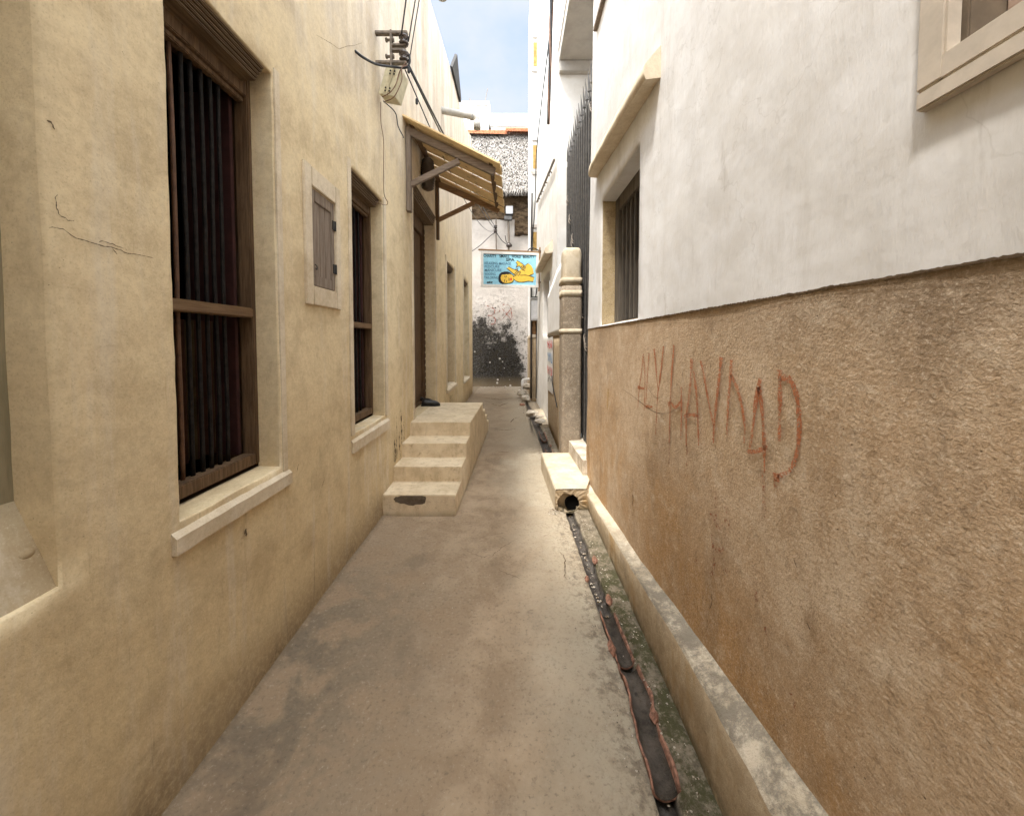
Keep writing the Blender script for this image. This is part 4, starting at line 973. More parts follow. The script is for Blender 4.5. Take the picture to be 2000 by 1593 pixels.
# ================================================================== post, low wall, gate
ps = thing('gate_post', (.74, 4.75, 0), 'round-topped masonry post with pale bands beside the dark gate', 'post')
def slab_round(bm, x0, x1, y0, y1, z0, z1, r=.04, amp=.004, top=0, nz=12, mat=0):
    """upright masonry block with rounded arrises and slightly wavy faces"""
    loop = []
    for cx, cy, a0 in ((x1 - r, y1 - r, 0), (x0 + r, y1 - r, 90), (x0 + r, y0 + r, 180), (x1 - r, y0 + r, 270)):
        for k in range(5): t = R(a0 + 22.5 * k); loop.append((cx + r * math.cos(t), cy + r * math.sin(t)))
    prev = None; cxx, cyy = (x0 + x1) / 2, (y0 + y1) / 2
    lv = [(z0 + (z1 - z0) * i / nz, 1.0) for i in range(nz + 1)]
    if top: lv = [q for q in lv if q[0] < z1 - top] + [(z1 - top * (1 - math.sin(R(a))), 1 - .28 * (1 - math.cos(R(a)))) for a in (0, 20, 40, 60, 80)]
    for z, s in lv:
        row = [bm.verts.new((cxx + (a - cxx) * s + amp * fn((a, z, b_), 5), cyy + (b_ - cyy) * s + amp * fn((b_, z, a), 5), z)) for a, b_ in loop]
        if prev:
            for k in range(len(row)): f = bm.faces.new((prev[k], prev[(k + 1) % len(row)], row[(k + 1) % len(row)], row[k])); f.smooth = True; f.material_index = mat
        else: bm.faces.new(row)
        prev = row
    bm.faces.new(prev).material_index = mat
bm = new(); slab_round(bm, .625, .875, 4.62, 4.92, 0, 2.30, .035, .006, 0, 26); obj('shaft', bm, M['post'], ps)
bm = new(); slab_round(bm, .638, .872, 4.63, 4.91, 2.30, 2.78, .05, .008, .13, 8); obj('cap', bm, M['pale_conc'], ps)
for za, zb in ((2.335, 2.40), (2.17, 2.245), (1.71, 1.765)):
    bm = new(); slab_round(bm, .620, .880, 4.614, 4.926, za, zb, .036, .004, 0, 2); obj('band', bm, M['pale_conc'], ps)
lwll = thing('low_wall', (.72, 5.9, 0), 'white low wall with brown foot and painted notice, behind the masonry post', 'wall')
def wallstrip(name, z0f, z1f, mat, X=.655, y0=4.93, y1=6.95, th=.10, amp=.005, parent=lwll):
    bm = new(); n = 24; rws = []
    for i in range(n + 1):
        y = y0 + (y1 - y0) * i / n; xx = X + .010 * (y - y0) / (y1 - y0); a, b_ = z0f(y), z1f(y)
        rws.append([bm.verts.new((xx + amp * fn((y, a + (b_ - a) * k / 10, 0), 4) + max(0, .06 * (.25 - a - (b_ - a) * k / 10)), y, a + (b_ - a) * k / 10)) for k in range(11)] + [bm.verts.new((X + th, y, b_)), bm.verts.new((X + th, y, a))])
    for A, B in zip(rws, rws[1:]):
        for k in range(len(A)): bm.faces.new((A[k], A[(k + 1) % len(A)], B[(k + 1) % len(A)], B[k])).smooth = k < 10
    bm.faces.new(rws[0]); bm.faces.new(rws[-1]); return obj(name, bm, mat, parent)
wallstrip('upper_wall', lambda y: 1.70, lambda y: 2.66 - .14 * max(0, (y - 5.4)), M['white_far'])
wallstrip('lower_wall', lambda y: 0, lambda y: 1.70, brown_render('low_wall_render', (.42, .32, .20), (.34, .25, .15), False, .012), .668)
bm = new(); nx = lambda u, v: (.6585, u, v)
NY0, NY1 = 5.98, 6.90
nb = []
poly(bm, [(NY0, .75), (NY1, .72), (NY1, 1.67), (NY0, 1.69)], lambda u, v: (.659 + .0005 * u, u, v)); nt_ = obj('painted_notice', bm, M['signwhite'], lwll)
bm = new(); nx = lambda u, v: (.6505, u, v)
def scribble(y0, y1, z0, z1, n, seed):
    rn = random.Random(seed); w = (y1 - y0) / n
    for k in range(n):
        a = y0 + w * k + w * .12; b_ = a + w * .7; zz = [z0, (z0 + z1) / 2, z1]
        strip(bm, [(a, z0), (a, z1)], .022, nx, .2)
        for q in range(2): strip(bm, [(a, rn.choice(zz)), (b_, rn.choice(zz))], .022, nx, .2)
scribble(6.02, 6.85, 1.50, 1.63, 5, 1); obj('lettering', bm, M['signred'], nt_)
bm = new(); scribble(6.02, 6.85, 1.26, 1.42, 5, 2); obj('lettering', bm, simple('notice_blue', (.10, .25, .45), .8), nt_)
bm = new(); scribble(6.02, 6.85, 1.03, 1.18, 5, 3); obj('lettering', bm, M['signred'], nt_)
bm = new(); strip(bm, [(6.1, .95), (6.4, .99), (6.7, .90)], .05, nx, .6); obj('smudge', bm, M['stain'], nt_)
bm = new(); tube(bm, [(.65, 6.0, 1.05), (.63, 5.75, .95), (.645, 5.45, .75), (.65, 5.3, .66)], .008, 6); tag(obj('bent_wire', bm, M['black']), 'short bent wire sticking to the low brown wall beside the post', 'wire')

gt = thing('metal_gate', (.92, 5.0, .36), 'tall dark metal gate with pointed spikes between the white houses', 'gate')
GX = .90
bm = new(); box(bm, GX + .05, GX + .06, 4.02, 6.18, .36, 4.45, .002); obj('sheet', bm, M['gate_sheet'], gt)
bm = new()
for z in (.42, 1.6, 2.8, 3.9, 4.42): box(bm, GX + .012, GX + .048, 4.0, 6.19, z - .02, z + .02, .003)
for y in (4.01, 6.17): box(bm, GX - .002, GX + .049, y - .02, y + .02, .36, 4.46, .003)
obj('frame', bm, M['gate'], gt)
k = 0; y = 4.1
while y < 6.12:
    bm = new(); tube(bm, [(GX, y, .38), (GX, y, 4.50)], .013, 6, 1); tube(bm, [(GX, y, 4.50), (GX - .02, y + random.uniform(-.02, .02), 4.76)], .012, 6, 1, rf=lambda t: .020 * (1 - t) + .002)
    obj('bar', bm, M['gate'], gt); y += .15; k += 1
for kk in range(22):
    yy = 4.15 + (kk % 8) * .25 + random.uniform(-.03, .03); zz = 1.2 + (kk * .37) % 3.0; bm = new(); tube(bm, [(GX - .012, yy, zz), (GX - .03, yy + .03, zz + .03), (GX - .03, yy + .075, zz + .10), (GX - .012, yy + .085, zz + .13)], .007, 5, 3); obj('scroll', bm, M['steel'], gt, True)
bm = new()
for i in range(40): lathe(bm, [(.008, -.02), (.018, -.012), (.018, .012), (.008, .02)], (GX - .015 + .01 * (i % 2), 4.06 + .012 * (i % 2), .5 + i * .058), 'z', 6)
tag(obj('gate_chain', bm, M['black'], None, True), 'black chain hanging down the near edge of the dark gate', 'chain')

# ================================================================== second white house (right, beyond the gate)
wh = thing('white_house', (.75, 8, 0), 'tall bright white house with balcony beyond the dark gate', 'house')
BX = lambda y: .752 - (y - 6.2) * .026
Bmap = lambda u, v, d: (BX(u) + d, u, v)
hb = (7.15, 8.35, 1.75, 2.98, .14)
bm = new(); panel(bm, 6.2, 9.9, 0, 12.5, [hb], Bmap, (.12, .14), .006); box(bm, BX(6.2) + .0, 4.0, 6.2, 6.35, 0, 12.5)
box(bm, .85, 4, 9.7, 9.89, 0, 12.5); obj('wall', bm, M['white_far'], wh, recalc=False)
bm = new(); box(bm, .76, 4.0, 4.3, 6.195, 6.12, 6.32, .012); bl = obj('balcony', bm, M['soffit'], wh)
bm = new(); box(bm, .765, 4.0, 6.10, 6.197, 5.95, 6.118, .01); obj('beam', bm, M['soffit'], bl)
bm = new(); box(bm, .745, .86, 4.28, 6.195, 6.321, 7.3, .01); obj('parapet', bm, M['white_far'], bl)
bm = new(); box(bm, 1.0, 2.5, 7.0, 8.5, 1.2, 3.4)
for f in [f for f in bm.faces if abs(f.calc_center_median().x - 1.0) < .001]: bmesh.ops.delete(bm, geom=[f], context='FACES_ONLY')
obj('interior', bm, M['room'], wh)
bm = new(); X = BX(7.7) + .14
box(bm, X, X + .05, 7.15, 7.25, 1.75, 2.98, .004); box(bm, X, X + .05, 8.25, 8.35, 1.75, 2.98, .004); box(bm, X + .001, X + .049, 7.25, 8.25, 2.86, 2.98, .004); box(bm, X + .02, X + .04, 7.25, 8.25, 1.75, 2.86)
wb = obj('window', bm, M['wood_grey'], wh)
bm = new(); prev = None
for i in range(9):
    t = i / 8; y = 6.75 + 1.95 * t; X = BX(y)
    row = [bm.verts.new(p) for p in ((X, y, 3.22), (X - .13, y, 3.20), (X - .145, y, 3.25), (X - .14, y, 3.30), (X, y, 3.46))]
    if prev:
        for k in range(5): bm.faces.new((prev[k], prev[(k + 1) % 5], row[(k + 1) % 5], row[k]))
    else: bm.faces.new(row)
    prev = row
bm.faces.new(prev); obj('window_hood', bm, M['cream_trim'], wh)
bm = new(); beam(bm, (BX(6.25) - .05, 6.25, 4.62), (BX(9.4) - .05, 9.4, 5.1), .035, .035, (0, 0, 1), .006, 0); rl = tag(obj('wall_rail', bm, M['steel']), 'brown rail slanting along the far white house wall', 'rail')
for y in (6.9, 7.6, 8.3, 9.0):
    bm = new(); z = 4.62 + (y - 6.25) * .152; tube(bm, [(BX(y) + .01, y, z - .02), (BX(y) - .05, y, z), (BX(y) - .05, y, z - .08)], .012, 6, 2); obj('hook', bm, M['steel'], rl)
bm = new(); beam(bm, (XR - .018, 1.9, 4.46), (XR - .018, 3.50, 4.46), .035, .045, (0, 0, 1), .005); tag(obj('wall_batten', bm, M['wood_grey']), 'brown batten fixed along the top edge of the near white wall', 'batten')
# bundle of reddish cables and the long black cable
for k in range(4):
    a = .006 * k
    bm = new(); pts = [(BX(6.5) - .04 - .022 * math.sin(i * 1.3 + k * 1.6), 6.45 + .012 * math.cos(i * 1.3 + k * 1.6) + .09 * i, 9.2 - i * .38) for i in range(10)]
    tube(bm, pts, .019, 6, 4); tag(obj('cable', bm, M['copper'] if k % 2 else M['cable'], None, True), 'twisted brown and black cable in the bundle high on the far white house', 'cable', 'cable bundle high on the white house')
bm = new(); tube(bm, [(.735, 6.4, 8.9), (.70, 6.9, 7.4), (.655, 8.4, 6.9), (.60, 9.2, 6.2), (.585, 9.6, 5.0), (.53, 9.8, 4.2), (.535, 9.82, 3.2)], .013, 8, 6); tag(obj('cable', bm, M['cable'], None, True), 'long black cable dropping down the far right house corner', 'cable')

# ================================================================== mustard trimmed house (right, far)
mh = thing('mustard_house', (.6, 9.95, 0), 'narrow white house corner with mustard panels and brown foot', 'house')
bm = new(); box(bm, .535, 3.5, 9.94, 12.4, 1.78, 11.8, .01); obj('wall', bm, M['white_far'], mh)
bm = new(); box(bm, .520, 3.4, 9.93, 12.41, 0, 1.72, .012); obj('lower_wall', bm, brown_render('ochre_render', (.44, .33, .20), (.33, .24, .14), False), mh)
bm = new(); box(bm, .510, 3.4, 9.92, 12.42, 1.721, 1.80, .008); obj('band', bm, M['cream_trim'], mh)
bm = new(); box(bm, .528, .66, 9.932, 9.94, 1.81, 2.2, .003); obj('panel', bm, M['brown_panel'], mh)
for za, zb in ((4.04, 4.52), (6.17, 6.78), (8.80, 9.40)):
    bm = new(); box(bm, .555, .70, 9.928, 9.94, za, zb, .004); box(bm, .527, .535, 9.97, 10.2, za, zb, .002); obj('panel', bm, M['mustard'], mh)
    for zz in (za - .16, zb + .10):
        bm = new(); box(bm, .523, .76, 9.90, 9.94, zz, zz + .05, .006); box(bm, .523, .76, 9.912, 9.94, zz + .052, zz + .09, .006); obj('moulding', bm, M['soffit'], mh)
bm = new(); tube(bm, [(.512, 9.88, .1), (.510, 9.88, 2.3), (.515, 9.88, 4.3), (.53, 9.86, 5.5)], .022, 10, 3); tag(obj('down_pipe', bm, M['black'], None, True), 'black pipe running up the corner of the mustard trimmed house', 'pipe')
bm = new(); tube(bm, [(.655, 9.86, .1), (.66, 9.86, 2.1)], .022, 10, 3); tag(obj('down_pipe', bm, M['black'], None, True), 'short black pipe below the grey meter box', 'pipe')
mt = thing('meter_box', (.63, 9.7, 2.2), 'light grey meter box on the mustard trimmed house under the sign', 'meter box')
bm = new(); box(bm, .505, .705, 9.62, 9.80, 2.16, 2.72, .01); obj('body', bm, M['grey_box'], mt)
bm = new(); box(bm, .490, .715, 9.60, 9.82, 2.722, 2.75, .004); box(bm, .525, .685, 9.612, 9.618, 2.20, 2.68, .002); obj('lid', bm, M['grey_box'], mt)
bm = new(); box(bm, .485, .72, 9.595, 9.83, 2.751, 2.775, .004); obj('top_rim', bm, M['black'], mt)
bm = new(); box(bm, .56, .72, 9.80, 9.935, 2.3, 2.4, .003); obj('bracket', bm, M['black'], mt)
bm = new(); tube(bm, [(.62, 9.7, 2.78), (.64, 9.65, 2.95), (.66, 9.6, 3.15)], .016, 6); tag(obj('cable', bm, M['cable'], None, True), 'black cable entering the top of the grey meter box', 'cable')

# ================================================================== spa sign
SY = 8.8; K = SY / 722 / 15.385
sg = thing('spa_sign', (-.06, SY, 3.322), 'light blue hand-painted beauty spa sign board hanging across the alley', 'sign')
def S(u, v, d=0): return ((u - 1000) * K - .06, SY - d, 3.322 + (700 - v) * K)
def front(d): return lambda u, v: S(u, v, d)
def solid(bm, pts, d0, d1, mat=0):
    a = [bm.verts.new(S(*p, d0)) for p in pts]; c_ = [bm.verts.new(S(*p, d1)) for p in pts]
    bm.faces.new(a).material_index = mat; bm.faces.new(c_).material_index = mat
    for k in range(len(a)): bm.faces.new((a[k], a[(k + 1) % len(a)], c_[(k + 1) % len(a)], c_[k])).material_index = mat
bm = new(); solid(bm, [(200, 240), (1810, 285), (1790, 1180), (195, 1170)], -.01, .006); obj('board', bm, M['signblue'], sg)
bm = new(); solid(bm, [(205, 236), (1806, 282), (1806, 312), (1200, 300), (205, 262)], .0062, .0072); obj('dark_edge', bm, M['signtext'], sg)
for pts in ([(150, 165), (225, 245), (225, 1150), (150, 1225)], [(1800, 285), (1868, 235), (1868, 1245), (1792, 1180)], [(150, 160), (1868, 228), (1800, 290), (225, 247)], [(225, 1148), (1792, 1178), (1868, 1250), (150, 1230)]):
    bm = new(); solid(bm, pts, -.02, .022); obj('frame', bm, M['signwhite'], sg)
bm = new(); beam(bm, S(75, 125, 0), S(1950, 205, 0), .04, .035, (0, 0, 1), .005); obj('top_batten', bm, M['wood_brown_x'], sg)
bm = new(); beam(bm, S(1905, 60, 0), S(1880, 1360, 0), .04, .035, (1, 0, 0), .005); obj('side_batten', bm, M['wood_brown_x'], sg)
bm = new(); beam(bm, S(1900, 190, 0), (BX(8.8) + .02, SY + .0, 3.70), .03, .03, (0, 0, 1), .004); beam(bm, S(1890, 1100, 0), (BX(8.8) + .02, SY, 3.02), .03, .03, (0, 0, 1), .004); obj('wall_bracket', bm, M['steel'], sg)
bm = new(); tube(bm, [S(1530, 190, .01), S(1600, 105, .01), S(1720, 85, .01), S(1880, 160, .01), S(1980, 170, .01)], .012, 6); obj('wire_loop', bm, M['black'], sg)
def text(s, x0, y0, x1, y1, mat, shear=0, bold=.02, rot=0):
    """text fitted to the box x0..x1, baseline y1, cap top y0 (all on the sign's own face)"""
    cu = bpy.data.curves.new('t', 'FONT'); cu.body = s; cu.size = 1; cu.offset = bold; cu.extrude = 0; cu.resolution_u = 3
    to = bpy.data.objects.new('t', cu); COL.objects.link(to); bpy.context.view_layer.update()
    me = bpy.data.meshes.new_from_object(to.evaluated_get(bpy.context.evaluated_depsgraph_get()))
    bpy.data.objects.remove(to); bpy.data.curves.remove(cu)
    xs = [v.co.x for v in me.vertices]; ys_ = [v.co.y for v in me.vertices]; a, b_, c_, d = min(xs), max(xs), min(ys_), max(ys_)
    bm = new(); bm.from_mesh(me); bpy.data.meshes.remove(me)
    for v in bm.verts:
        fu = (v.co.x - a) / (b_ - a); fv = (v.co.y - c_) / (d - c_); u = x0 + (x1 - x0) * fu; vv = y1 + rot * fu - (y1 - y0) * fv
        v.co = Vector(S(u + 5 * fn((u * .02, vv * .02, 1)), vv + 5 * fn((u * .02, vv * .02, 9)), .0085))
    return obj('lettering', bm, mat, sg)
text('CHARITY', 228, 262, 610, 350, M['signblack'], rot=12); text('SMALL', 700, 275, 1000, 365, M['signblack'], rot=5); text('WORLD', 1060, 285, 1345, 372, M['signblack'], rot=8); text('BEAUTY', 1400, 298, 1740, 378, M['signblack'], rot=6)
text('SPA', 895, 388, 1155, 472, M['signblack'], bold=.03)
text('RELAXING', 258, 485, 650, 570, M['signtext'], rot=5); text('MASSAGE', 695, 492, 1045, 578, M['signtext'], rot=4)
text('PEDCURE', 260, 590, 700, 665, M['signtext'], rot=3); text('MANICURE', 262, 690, 765, 775, M['signtext'], rot=3)
text('WAXING', 255, 805, 590, 885, M['signtext'], rot=3); text('TAILORING', 250, 912, 660, 990, M['signtext'], rot=5); text('etc', 320, 1058, 505, 1130, M['signblack'], bold=.035)
# the painted figure: head at left, shoulder and back at right, two hands
bm = new(); poly(bm, [(1060, 840), (1020, 800), (950, 775), (850, 775), (760, 800), (700, 850), (672, 930), (668, 1010), (680, 1070), (720, 1120), (790, 1150), (880, 1145), (960, 1130), (1060, 1110), (1120, 1060), (1140, 1000), (1130, 900)], front(.0075)); obj('painted_hair', bm, M['signblack'], sg)
bm = new(); poly(bm, [(760, 885), (800, 862), (850, 868), (900, 855), (960, 862), (1000, 850), (1060, 860), (1110, 900), (1125, 960), (1120, 1020), (1090, 1070), (1040, 1100), (960, 1115), (880, 1118), (800, 1090), (755, 1040), (738, 960)], front(.0085)); obj('painted_face', bm, M['signyellow'], sg)
bm = new(); poly(bm, [(1120, 940), (1200, 900), (1320, 885), (1330, 700), (1400, 690), (1460, 640), (1470, 595), (1560, 535), (1650, 600), (1700, 700), (1725, 830), (1590, 900), (1740, 950), (1700, 1075), (1560, 1060), (1400, 1085), (1280, 1090), (1180, 1050), (1130, 1000)], front(.0085)); poly(bm, [(1120, 900), (1200, 850), (1330, 700), (1340, 890), (1150, 960)], front(.0087)); obj('painted_body', bm, M['signyellow'], sg)
bm = new(); poly(bm, [(915, 680), (985, 635), (1080, 690), (1160, 715), (1250, 680), (1262, 700), (1220, 735), (1330, 790), (1325, 830), (1300, 860), (1255, 900), (1190, 900), (1100, 830), (1000, 750)], front(.0092)); obj('painted_hand', bm, M['signyellow'], sg)
bm = new(); poly(bm, [(1200, 505), (1225, 455), (1340, 510), (1400, 555), (1470, 620), (1495, 690), (1450, 745), (1400, 735), (1350, 660), (1285, 595), (1240, 640), (1200, 670), (1190, 655), (1230, 590), (1240, 550)], front(.0092)); obj('painted_hand', bm, M['signyellow'], sg)
bm = new(); poly(bm, [(1015, 1010), (1045, 940), (1080, 1000), (1045, 1065)], front(.0096)); obj('painted_lips', bm, M['signred'], sg)
bm = new(); fo = front(.0102)
for s in ([(968, 625), (1080, 690), (1170, 722), (1230, 740), (1330, 790)], [(912, 678), (1000, 745), (1100, 830), (1190, 905)], [(1190, 755), (1255, 840)], [(1165, 790), (1235, 880)], [(1140, 830), (1200, 900)], [(1220, 745), (1295, 815)], [(1330, 795), (1300, 860), (1250, 905)], [(1165, 715), (1255, 690), (1235, 730)],
          [(1225, 452), (1340, 515), (1440, 595), (1490, 660)], [(1190, 510), (1240, 555), (1195, 660), (1290, 600), (1390, 735), (1470, 745)], [(1340, 600), (1425, 725)], [(1380, 590), (1455, 710)], [(1410, 600), (1480, 690)], [(1465, 600), (1560, 530)],
          [(1320, 885), (1480, 880), (1590, 900), (1740, 950)], [(1590, 895), (1722, 840)], [(1115, 985), (1180, 1050), (1290, 1092), (1420, 1085), (1560, 1060), (1705, 1078)], [(1115, 945), (1150, 905)],
          [(870, 895), (858, 930), (890, 950)], [(910, 895), (915, 940)], [(868, 1000), (850, 1040), (858, 1085)], [(905, 1040), (915, 1090)], [(975, 965), (995, 990), (980, 1020), (1000, 1045)], [(1130, 1060), (1040, 1120), (880, 1140)]):
    strip(bm, s, 17, fo, .2)
obj('painted_outline', bm, M['signblack'], sg)

# ================================================================== house closing the alley
eh = thing('thatched_house', (-.3, 13.4, 0), 'white mouldy house with palm thatch roof closing the far end', 'house')
bm = new(); panel(bm, -7, 7, -.1, 5.95, [], lambda u, v, d: (u, 13.3 + d * 3, v), (.2, .2), .01); obj('wall', bm, M['mouldy'], eh)
bm = new(); panel(bm, -7, .09, 5.94, 7.1, [], lambda u, v, d: (u, 13.27 + d * 6, v), (.15, .12), .012, edge_jit=.05, v0lip=.05); panel(bm, .09, 7, 5.38, 7.1, [], lambda u, v, d: (u, 13.26 + d * 6, v), (.15, .12), .012, edge_jit=.05, v0lip=.05); obj('coral_wall', bm, M['coral'], eh)
EZ, RZ, EYY, RY = 6.55, 9.62, 12.75, 14.6
bm = new()
vs = [bm.verts.new(p) for p in ((-7, EYY + .1, EZ + .05), (7, EYY + .1, EZ + .05), (7, RY, RZ), (-7, RY, RZ), (-7, RY + 2.5, EZ), (7, RY + 2.5, EZ))]
bm.faces.new(vs[:4]); bm.faces.new((vs[3], vs[2], vs[5], vs[4])); bm.faces.new((vs[0], vs[3], vs[4])); bm.faces.new((vs[1], vs[2], vs[5]))
rf = obj('roof', bm, M['under'], eh)
bm = new(); rn = random.Random(5); sd = Vector((0, EYY - RY, EZ - RZ)); sl_n = sd.normalized(); nr = Vector((0, -(RZ - EZ), RY - EYY)).normalized()
nr = Vector((0, -(RZ - EZ), (RY - EYY))).normalized()
rows_ = 32
for r_ in range(rows_):
    t = (r_ + 1) / rows_
    for k in range(300 if True else 0):
        x = -2.2 + 3.9 * (k + rn.random()) / 300
        tt = t + rn.uniform(-.03, .03); base = Vector((x, RY, RZ)) + sd * max(0, tt - .09) + nr * (.05 + rn.random() * .03)
        a = rn.gauss(0, .42); d = (sl_n * math.cos(a) + Vector((1, 0, 0)) * math.sin(a)).normalized(); L = rn.uniform(.12, .26) * (1.3 if r_ == rows_ - 1 else 1); w = rn.uniform(.006, .014)
        s = d.cross(nr).normalized(); lift = nr * rn.uniform(.0, .09)
        if r_ == rows_ - 1: lift -= Vector((0, 0, rn.uniform(0, .16)))
        p = [base + s * w, base - s * w, base + d * L + lift]
        bm.faces.new([bm.verts.new(q) for q in p])
obj('thatch', bm, M['thatch'], eh, recalc=False)
for (xa, xb, yy, zz) in ((-2.4, -.2, 14.45, 9.68), (-.25, 1.6, 14.40, 9.72)):
    bm = new(); n = 90; prev = None
    for i in range(n + 1):
        x = xa + (xb - xa) * i / n
        row = [bm.verts.new((x, yy + .02 * math.sin(i * 1.3) + dy, zz + dz - (x - xa) * .02 + .012 * math.sin(i * 1.3))) for dy, dz in ((-.22, -.20), (.0, .05), (.3, -.05))]
        if prev:
            for k in range(2): bm.faces.new((prev[k], row[k], row[k + 1], prev[k + 1]))
        prev = row
    for k in range(3): tube(bm, [(xa, yy - .2 + k * .06, zz - .15 + k * .06), (xb, yy - .2 + k * .06, zz - .17 + k * .06)], .016, 6, 1)
    obj('ridge_sheet', bm, M['rust'], eh)
fw_ = lambda u, v: (u, 13.262, v)
def fp(px, py): return ((px - 1000) / 722 * 13.3, 1.6 + (668 - py) / 722 * 13.3)
bm = new()
for s in ([(951, 597), (957, 600), (967, 604), (966, 612), (958, 617)], [(953, 616), (962, 617), (968, 624), (966, 632), (958, 634)], [(977, 601), (984, 595), (992, 595)], [(992, 595), (998, 603), (1000, 618), (998, 625)], [(977, 603), (974, 614), (978, 626)], [(980, 602), (990, 614), (999, 625)], [(996, 606), (988, 616), (979, 626)]): strip(bm, [fp(*p) for p in s], .028, fw_, .3)
obj('graffiti', bm, worn('far_red_graffiti', (.40, .12, .08), .50, 9), eh)['label'] = 'faded red painted marks on the mouldy wall'
# streetlight and insulators on the far wall
fl_ = thing('flood_light', (-.12, 13.1, 4.8), 'small square floodlight on a dark pole against the far wall', 'floodlight')
bm = new(); tube(bm, [(-.12, 13.1, 4.7), (-.115, 13.1, 5.3), (-.13, 13.1, 5.9)], .035, 8, 4); obj('pole', bm, M['steel'], fl_, True)
bm = new(); box(bm, -.22, .04, 12.95, 13.08, 6.0, 6.30, .01); obj('housing', bm, M['gate_sheet'], fl_)
bm = new(); box(bm, -.21, .03, 12.935, 12.949, 6.03, 6.29, .004); obj('glass', bm, M['grey_box'], fl_)
bm = new(); box(bm, -.27, -.0, 12.98, 13.15, 5.84, 5.98, .01); obj('ballast', bm, M['gate'], fl_)
bm = new(); lathe(bm, [(.03, -.08), (.10, -.05), (.11, .0), (.07, .05), (.03, .09)], (-.10, 13.05, 4.98), 'z', 10); tube(bm, [(-.24, 13.0, 5.3), (-.2, 13.0, 5.1), (-.1, 13.0, 4.95)], .015, 5); obj('insulator', bm, M['ceramic'], fl_, True)
iw = thing('wall_insulator', (-.56, 13.15, 5.5), 'dark insulator rack catching the overhead wires on the far wall', 'insulator rack')
bm = new(); tube(bm, [(-.56, 13.28, 5.9), (-.56, 13.12, 5.85), (-.55, 13.12, 4.85), (-.52, 13.15, 3.8)], .022, 6, 4); obj('pipe', bm, M['steel'], iw)
for z in (5.48, 5.62): bm = new(); lathe(bm, [(.03, -.06), (.07, -.04), (.05, 0), (.07, .04), (.03, .06)], (-.58, 13.1, z), 'z', 10); obj('insulator', bm, M['ceramic'], iw, True)
cable([(-1.45, 13.1, 4.75), (-1.1, 13.1, 5.0), (-.8, 13.1, 5.28), (-.58, 13.1, 5.45)], .012, 'cable climbing the far wall from the cream house corner to the insulators', g=None)
cable([(-.56, 13.1, 5.45), (-.35, 13.1, 5.15), (-.12, 13.1, 4.98)], .014, 'short cable from the insulator rack to the floodlight pole', g=None)
# white houses behind the thatch
b1 = thing('white_block', (-2.2, 23, 0), 'taller white roof block behind the thatch, on the left', 'building')
bm = new(); box(bm, -6, -1.36, 22, 27, 0, 15.3, .03); obj('wall', bm, M['white_far'], b1)
bm = new(); box(bm, -6, -1.30, 21.95, 27, 15.3, 15.55, .03); obj('parapet', bm, M['white_far'], b1)
b2 = thing('white_block', (0, 22.6, 0), 'lower white roof block with cream lower band behind the thatch', 'building')
bm = new(); box(bm, -1.30, 1.0, 22.1, 27, 14.2, 14.95, .03); obj('wall', bm, M['white_far'], b2)
bm = new(); box(bm, -1.24, 4.0, 22.15, 27, 0, 14.19, .02); obj('lower_wall', bm, M['cream_trim'], b2)
bm = new(); tube(bm, [(-1.6, 22.3, 15.5), (-1.55, 22.3, 15.9), (-1.42, 22.3, 16.5)], .02, 6); tag(obj('roof_antenna', bm, M['steel']), 'thin rod standing on the left white roof block', 'antenna')
bm = new(); tube(bm, [(-2.5, 22.3, 15.9), (-2.35, 22.3, 15.7), (-2.0, 22.3, 15.56)], .025, 6); tag(obj('roof_wire', bm, M['steel']), 'curved wire lying at the edge of the left white roof block', 'wire')

# ================================================================== rubble, stones and litter
def rock(p, r, label, m='stone', sq=(1, 1, .6), g='loose stones along the far drain', name='stone'):
    bm = new(); bmesh.ops.create_icosphere(bm, subdivisions=3, radius=r)
    for v in bm.verts:
        n = v.co.normalized(); v.co = Vector((n.x * r * sq[0], n.y * r * sq[1], n.z * r * sq[2])) * (1 + .35 * fn(n * 1.3 + Vector(p)) + .12 * fn(n * 4 + Vector(p))) + Vector(p)
    return tag(obj(name, bm, M[m], None, False), label, 'stone', g)
rock((.44, 8.0, .05), .13, 'pale stone wedged between the drain and the far white house'); rock((.60, 7.6, .04), .10, 'smaller stone behind the pale wedged stone by the far white house')
rock((.36, 9.9, .10), .13, 'rounded rubble stone at the foot of the mustard trimmed house'); rock((.28, 10.5, .16), .15, 'large rubble stone in front of the mouldy wall corner'); rock((.45, 10.9, .30), .16, 'white rubble stone stacked against the mouldy wall corner')
rock((.56, 7.2, .05), .09, 'flat stone on the drain edge in front of the far white house', sq=(1.3, 1.6, .5)); rock((.26, 9.3, .02), .07, 'small pinkish stone at the drain end', 'clay')
bm = new(); prev = None
for i in range(12):
    t = i / 11; y = 6.9 + 1.6 * t; L = drain_l(y) + drain_w(y); row = [bm.verts.new(p) for p in ((L + .02, y, -.02), (L + .025 + .006 * fn((y, 1, 1), 5), y, .05), (.70, y, .06), (.70, y, -.02))]
    if prev:
        for k in range(3): bm.faces.new((prev[k], prev[k + 1], row[k + 1], row[k]))
    else: bm.faces.new(row)
    prev = row
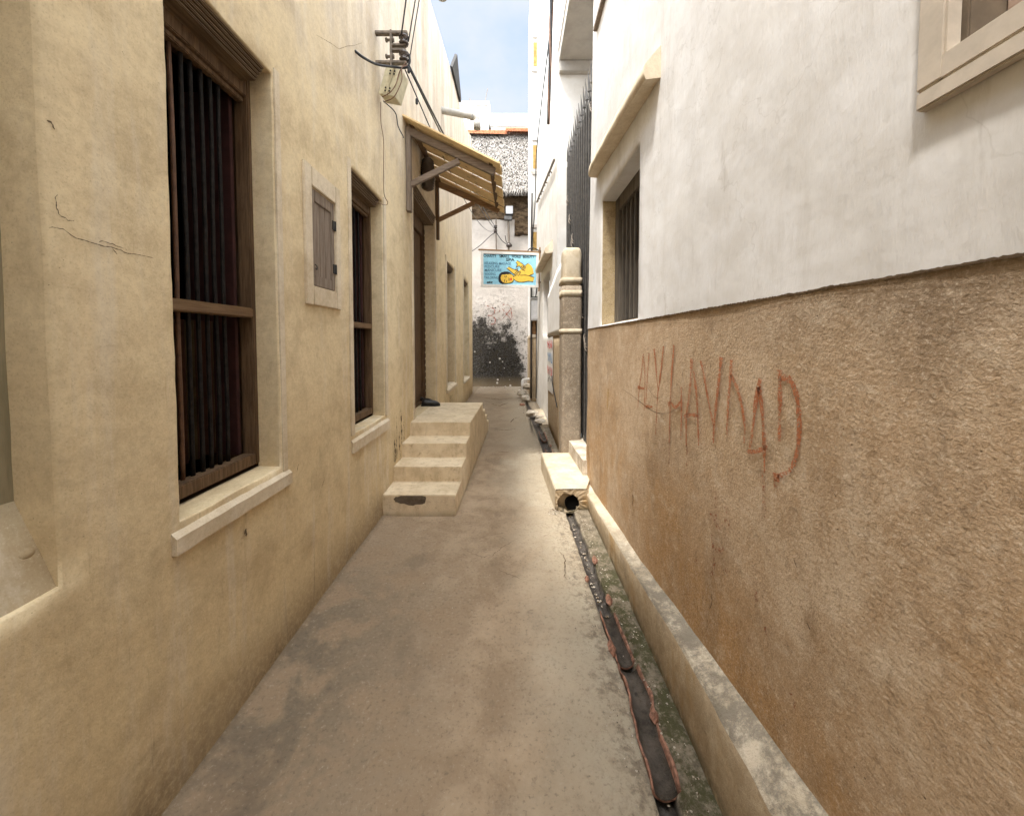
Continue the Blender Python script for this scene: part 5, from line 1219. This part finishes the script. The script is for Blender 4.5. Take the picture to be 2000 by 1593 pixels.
bm.faces.new(prev); tag(obj('drain_kerb', bm, M['pale_conc']), 'pale concrete kerb between the drain and the far white house', 'kerb')
bm = new(); tube(bm, [(.62, 11.0, .50), (.36, 11.0, .48), (.31, 10.95, .40), (.32, 10.9, .18)], .04, 10, 5); tag(obj('waste_pipe', bm, M['signwhite'], None, True), 'white waste pipe bending down over the end of the drain', 'pipe')
bm = new(); rn = random.Random(11)
def bit(x, y, z, r):
    n = rn.choice((4, 5, 6)); a0 = rn.random() * 6; h_ = r * rn.uniform(.2, .6)
    b0 = [bm.verts.new((x + r * math.cos(a0 + 6.283 * k / n) * rn.uniform(.6, 1.1), y + r * math.sin(a0 + 6.283 * k / n) * rn.uniform(.6, 1.1), z)) for k in range(n)]
    t_ = bm.verts.new((x, y, z + h_)); bm.faces.new(b0)
    for k in range(n): bm.faces.new((b0[k], b0[(k + 1) % n], t_)).material_index = rn.choice((0, 0, 1))
    f = [f for f in bm.faces if t_ in f.verts]
for _ in range(260):
    y = rn.uniform(1.2, 5.5); e = abs(rn.gauss(0, .05)); x = drain_l(y) - .02 - e; bit(x, y, .004, rn.uniform(.002, .006))
for _ in range(70): y = rn.uniform(1.2, 7); bit(rn.uniform(-1.1, .4), y, .006, rn.uniform(.001, .0035))
for _ in range(45): bit(.40 + rn.gauss(0, .03), 3.42 + rn.gauss(0, .06), .004, rn.uniform(.004, .012))
for _ in range(80): y = rn.uniform(7, 12.8); bit(drain_l(y) + rn.gauss(0, .12), y, .004, rn.uniform(.008, .025))
for _ in range(70): bit(rn.uniform(-1.2, .4), 13.1 + rn.uniform(-.2, .1), .004, rn.uniform(.01, .03))
for _ in range(150):
    y = rn.uniform(1.22, 5.2); bit(drain_l(y) + drain_w(y) * rn.uniform(.3, .7), y, -.060 if y > 2.3 else -.040, rn.uniform(.004, .013))
for _ in range(160): y = rn.uniform(1.1, 3.4); bit(drain_l(y) + drain_w(y) + rn.uniform(.0, .09), y, .006, rn.uniform(.002, .007))
tag(obj('grit', bm, [M['stone'], M['leaf']]), 'small grit and crumbs scattered along the drain edge', 'grit', kind='stuff')
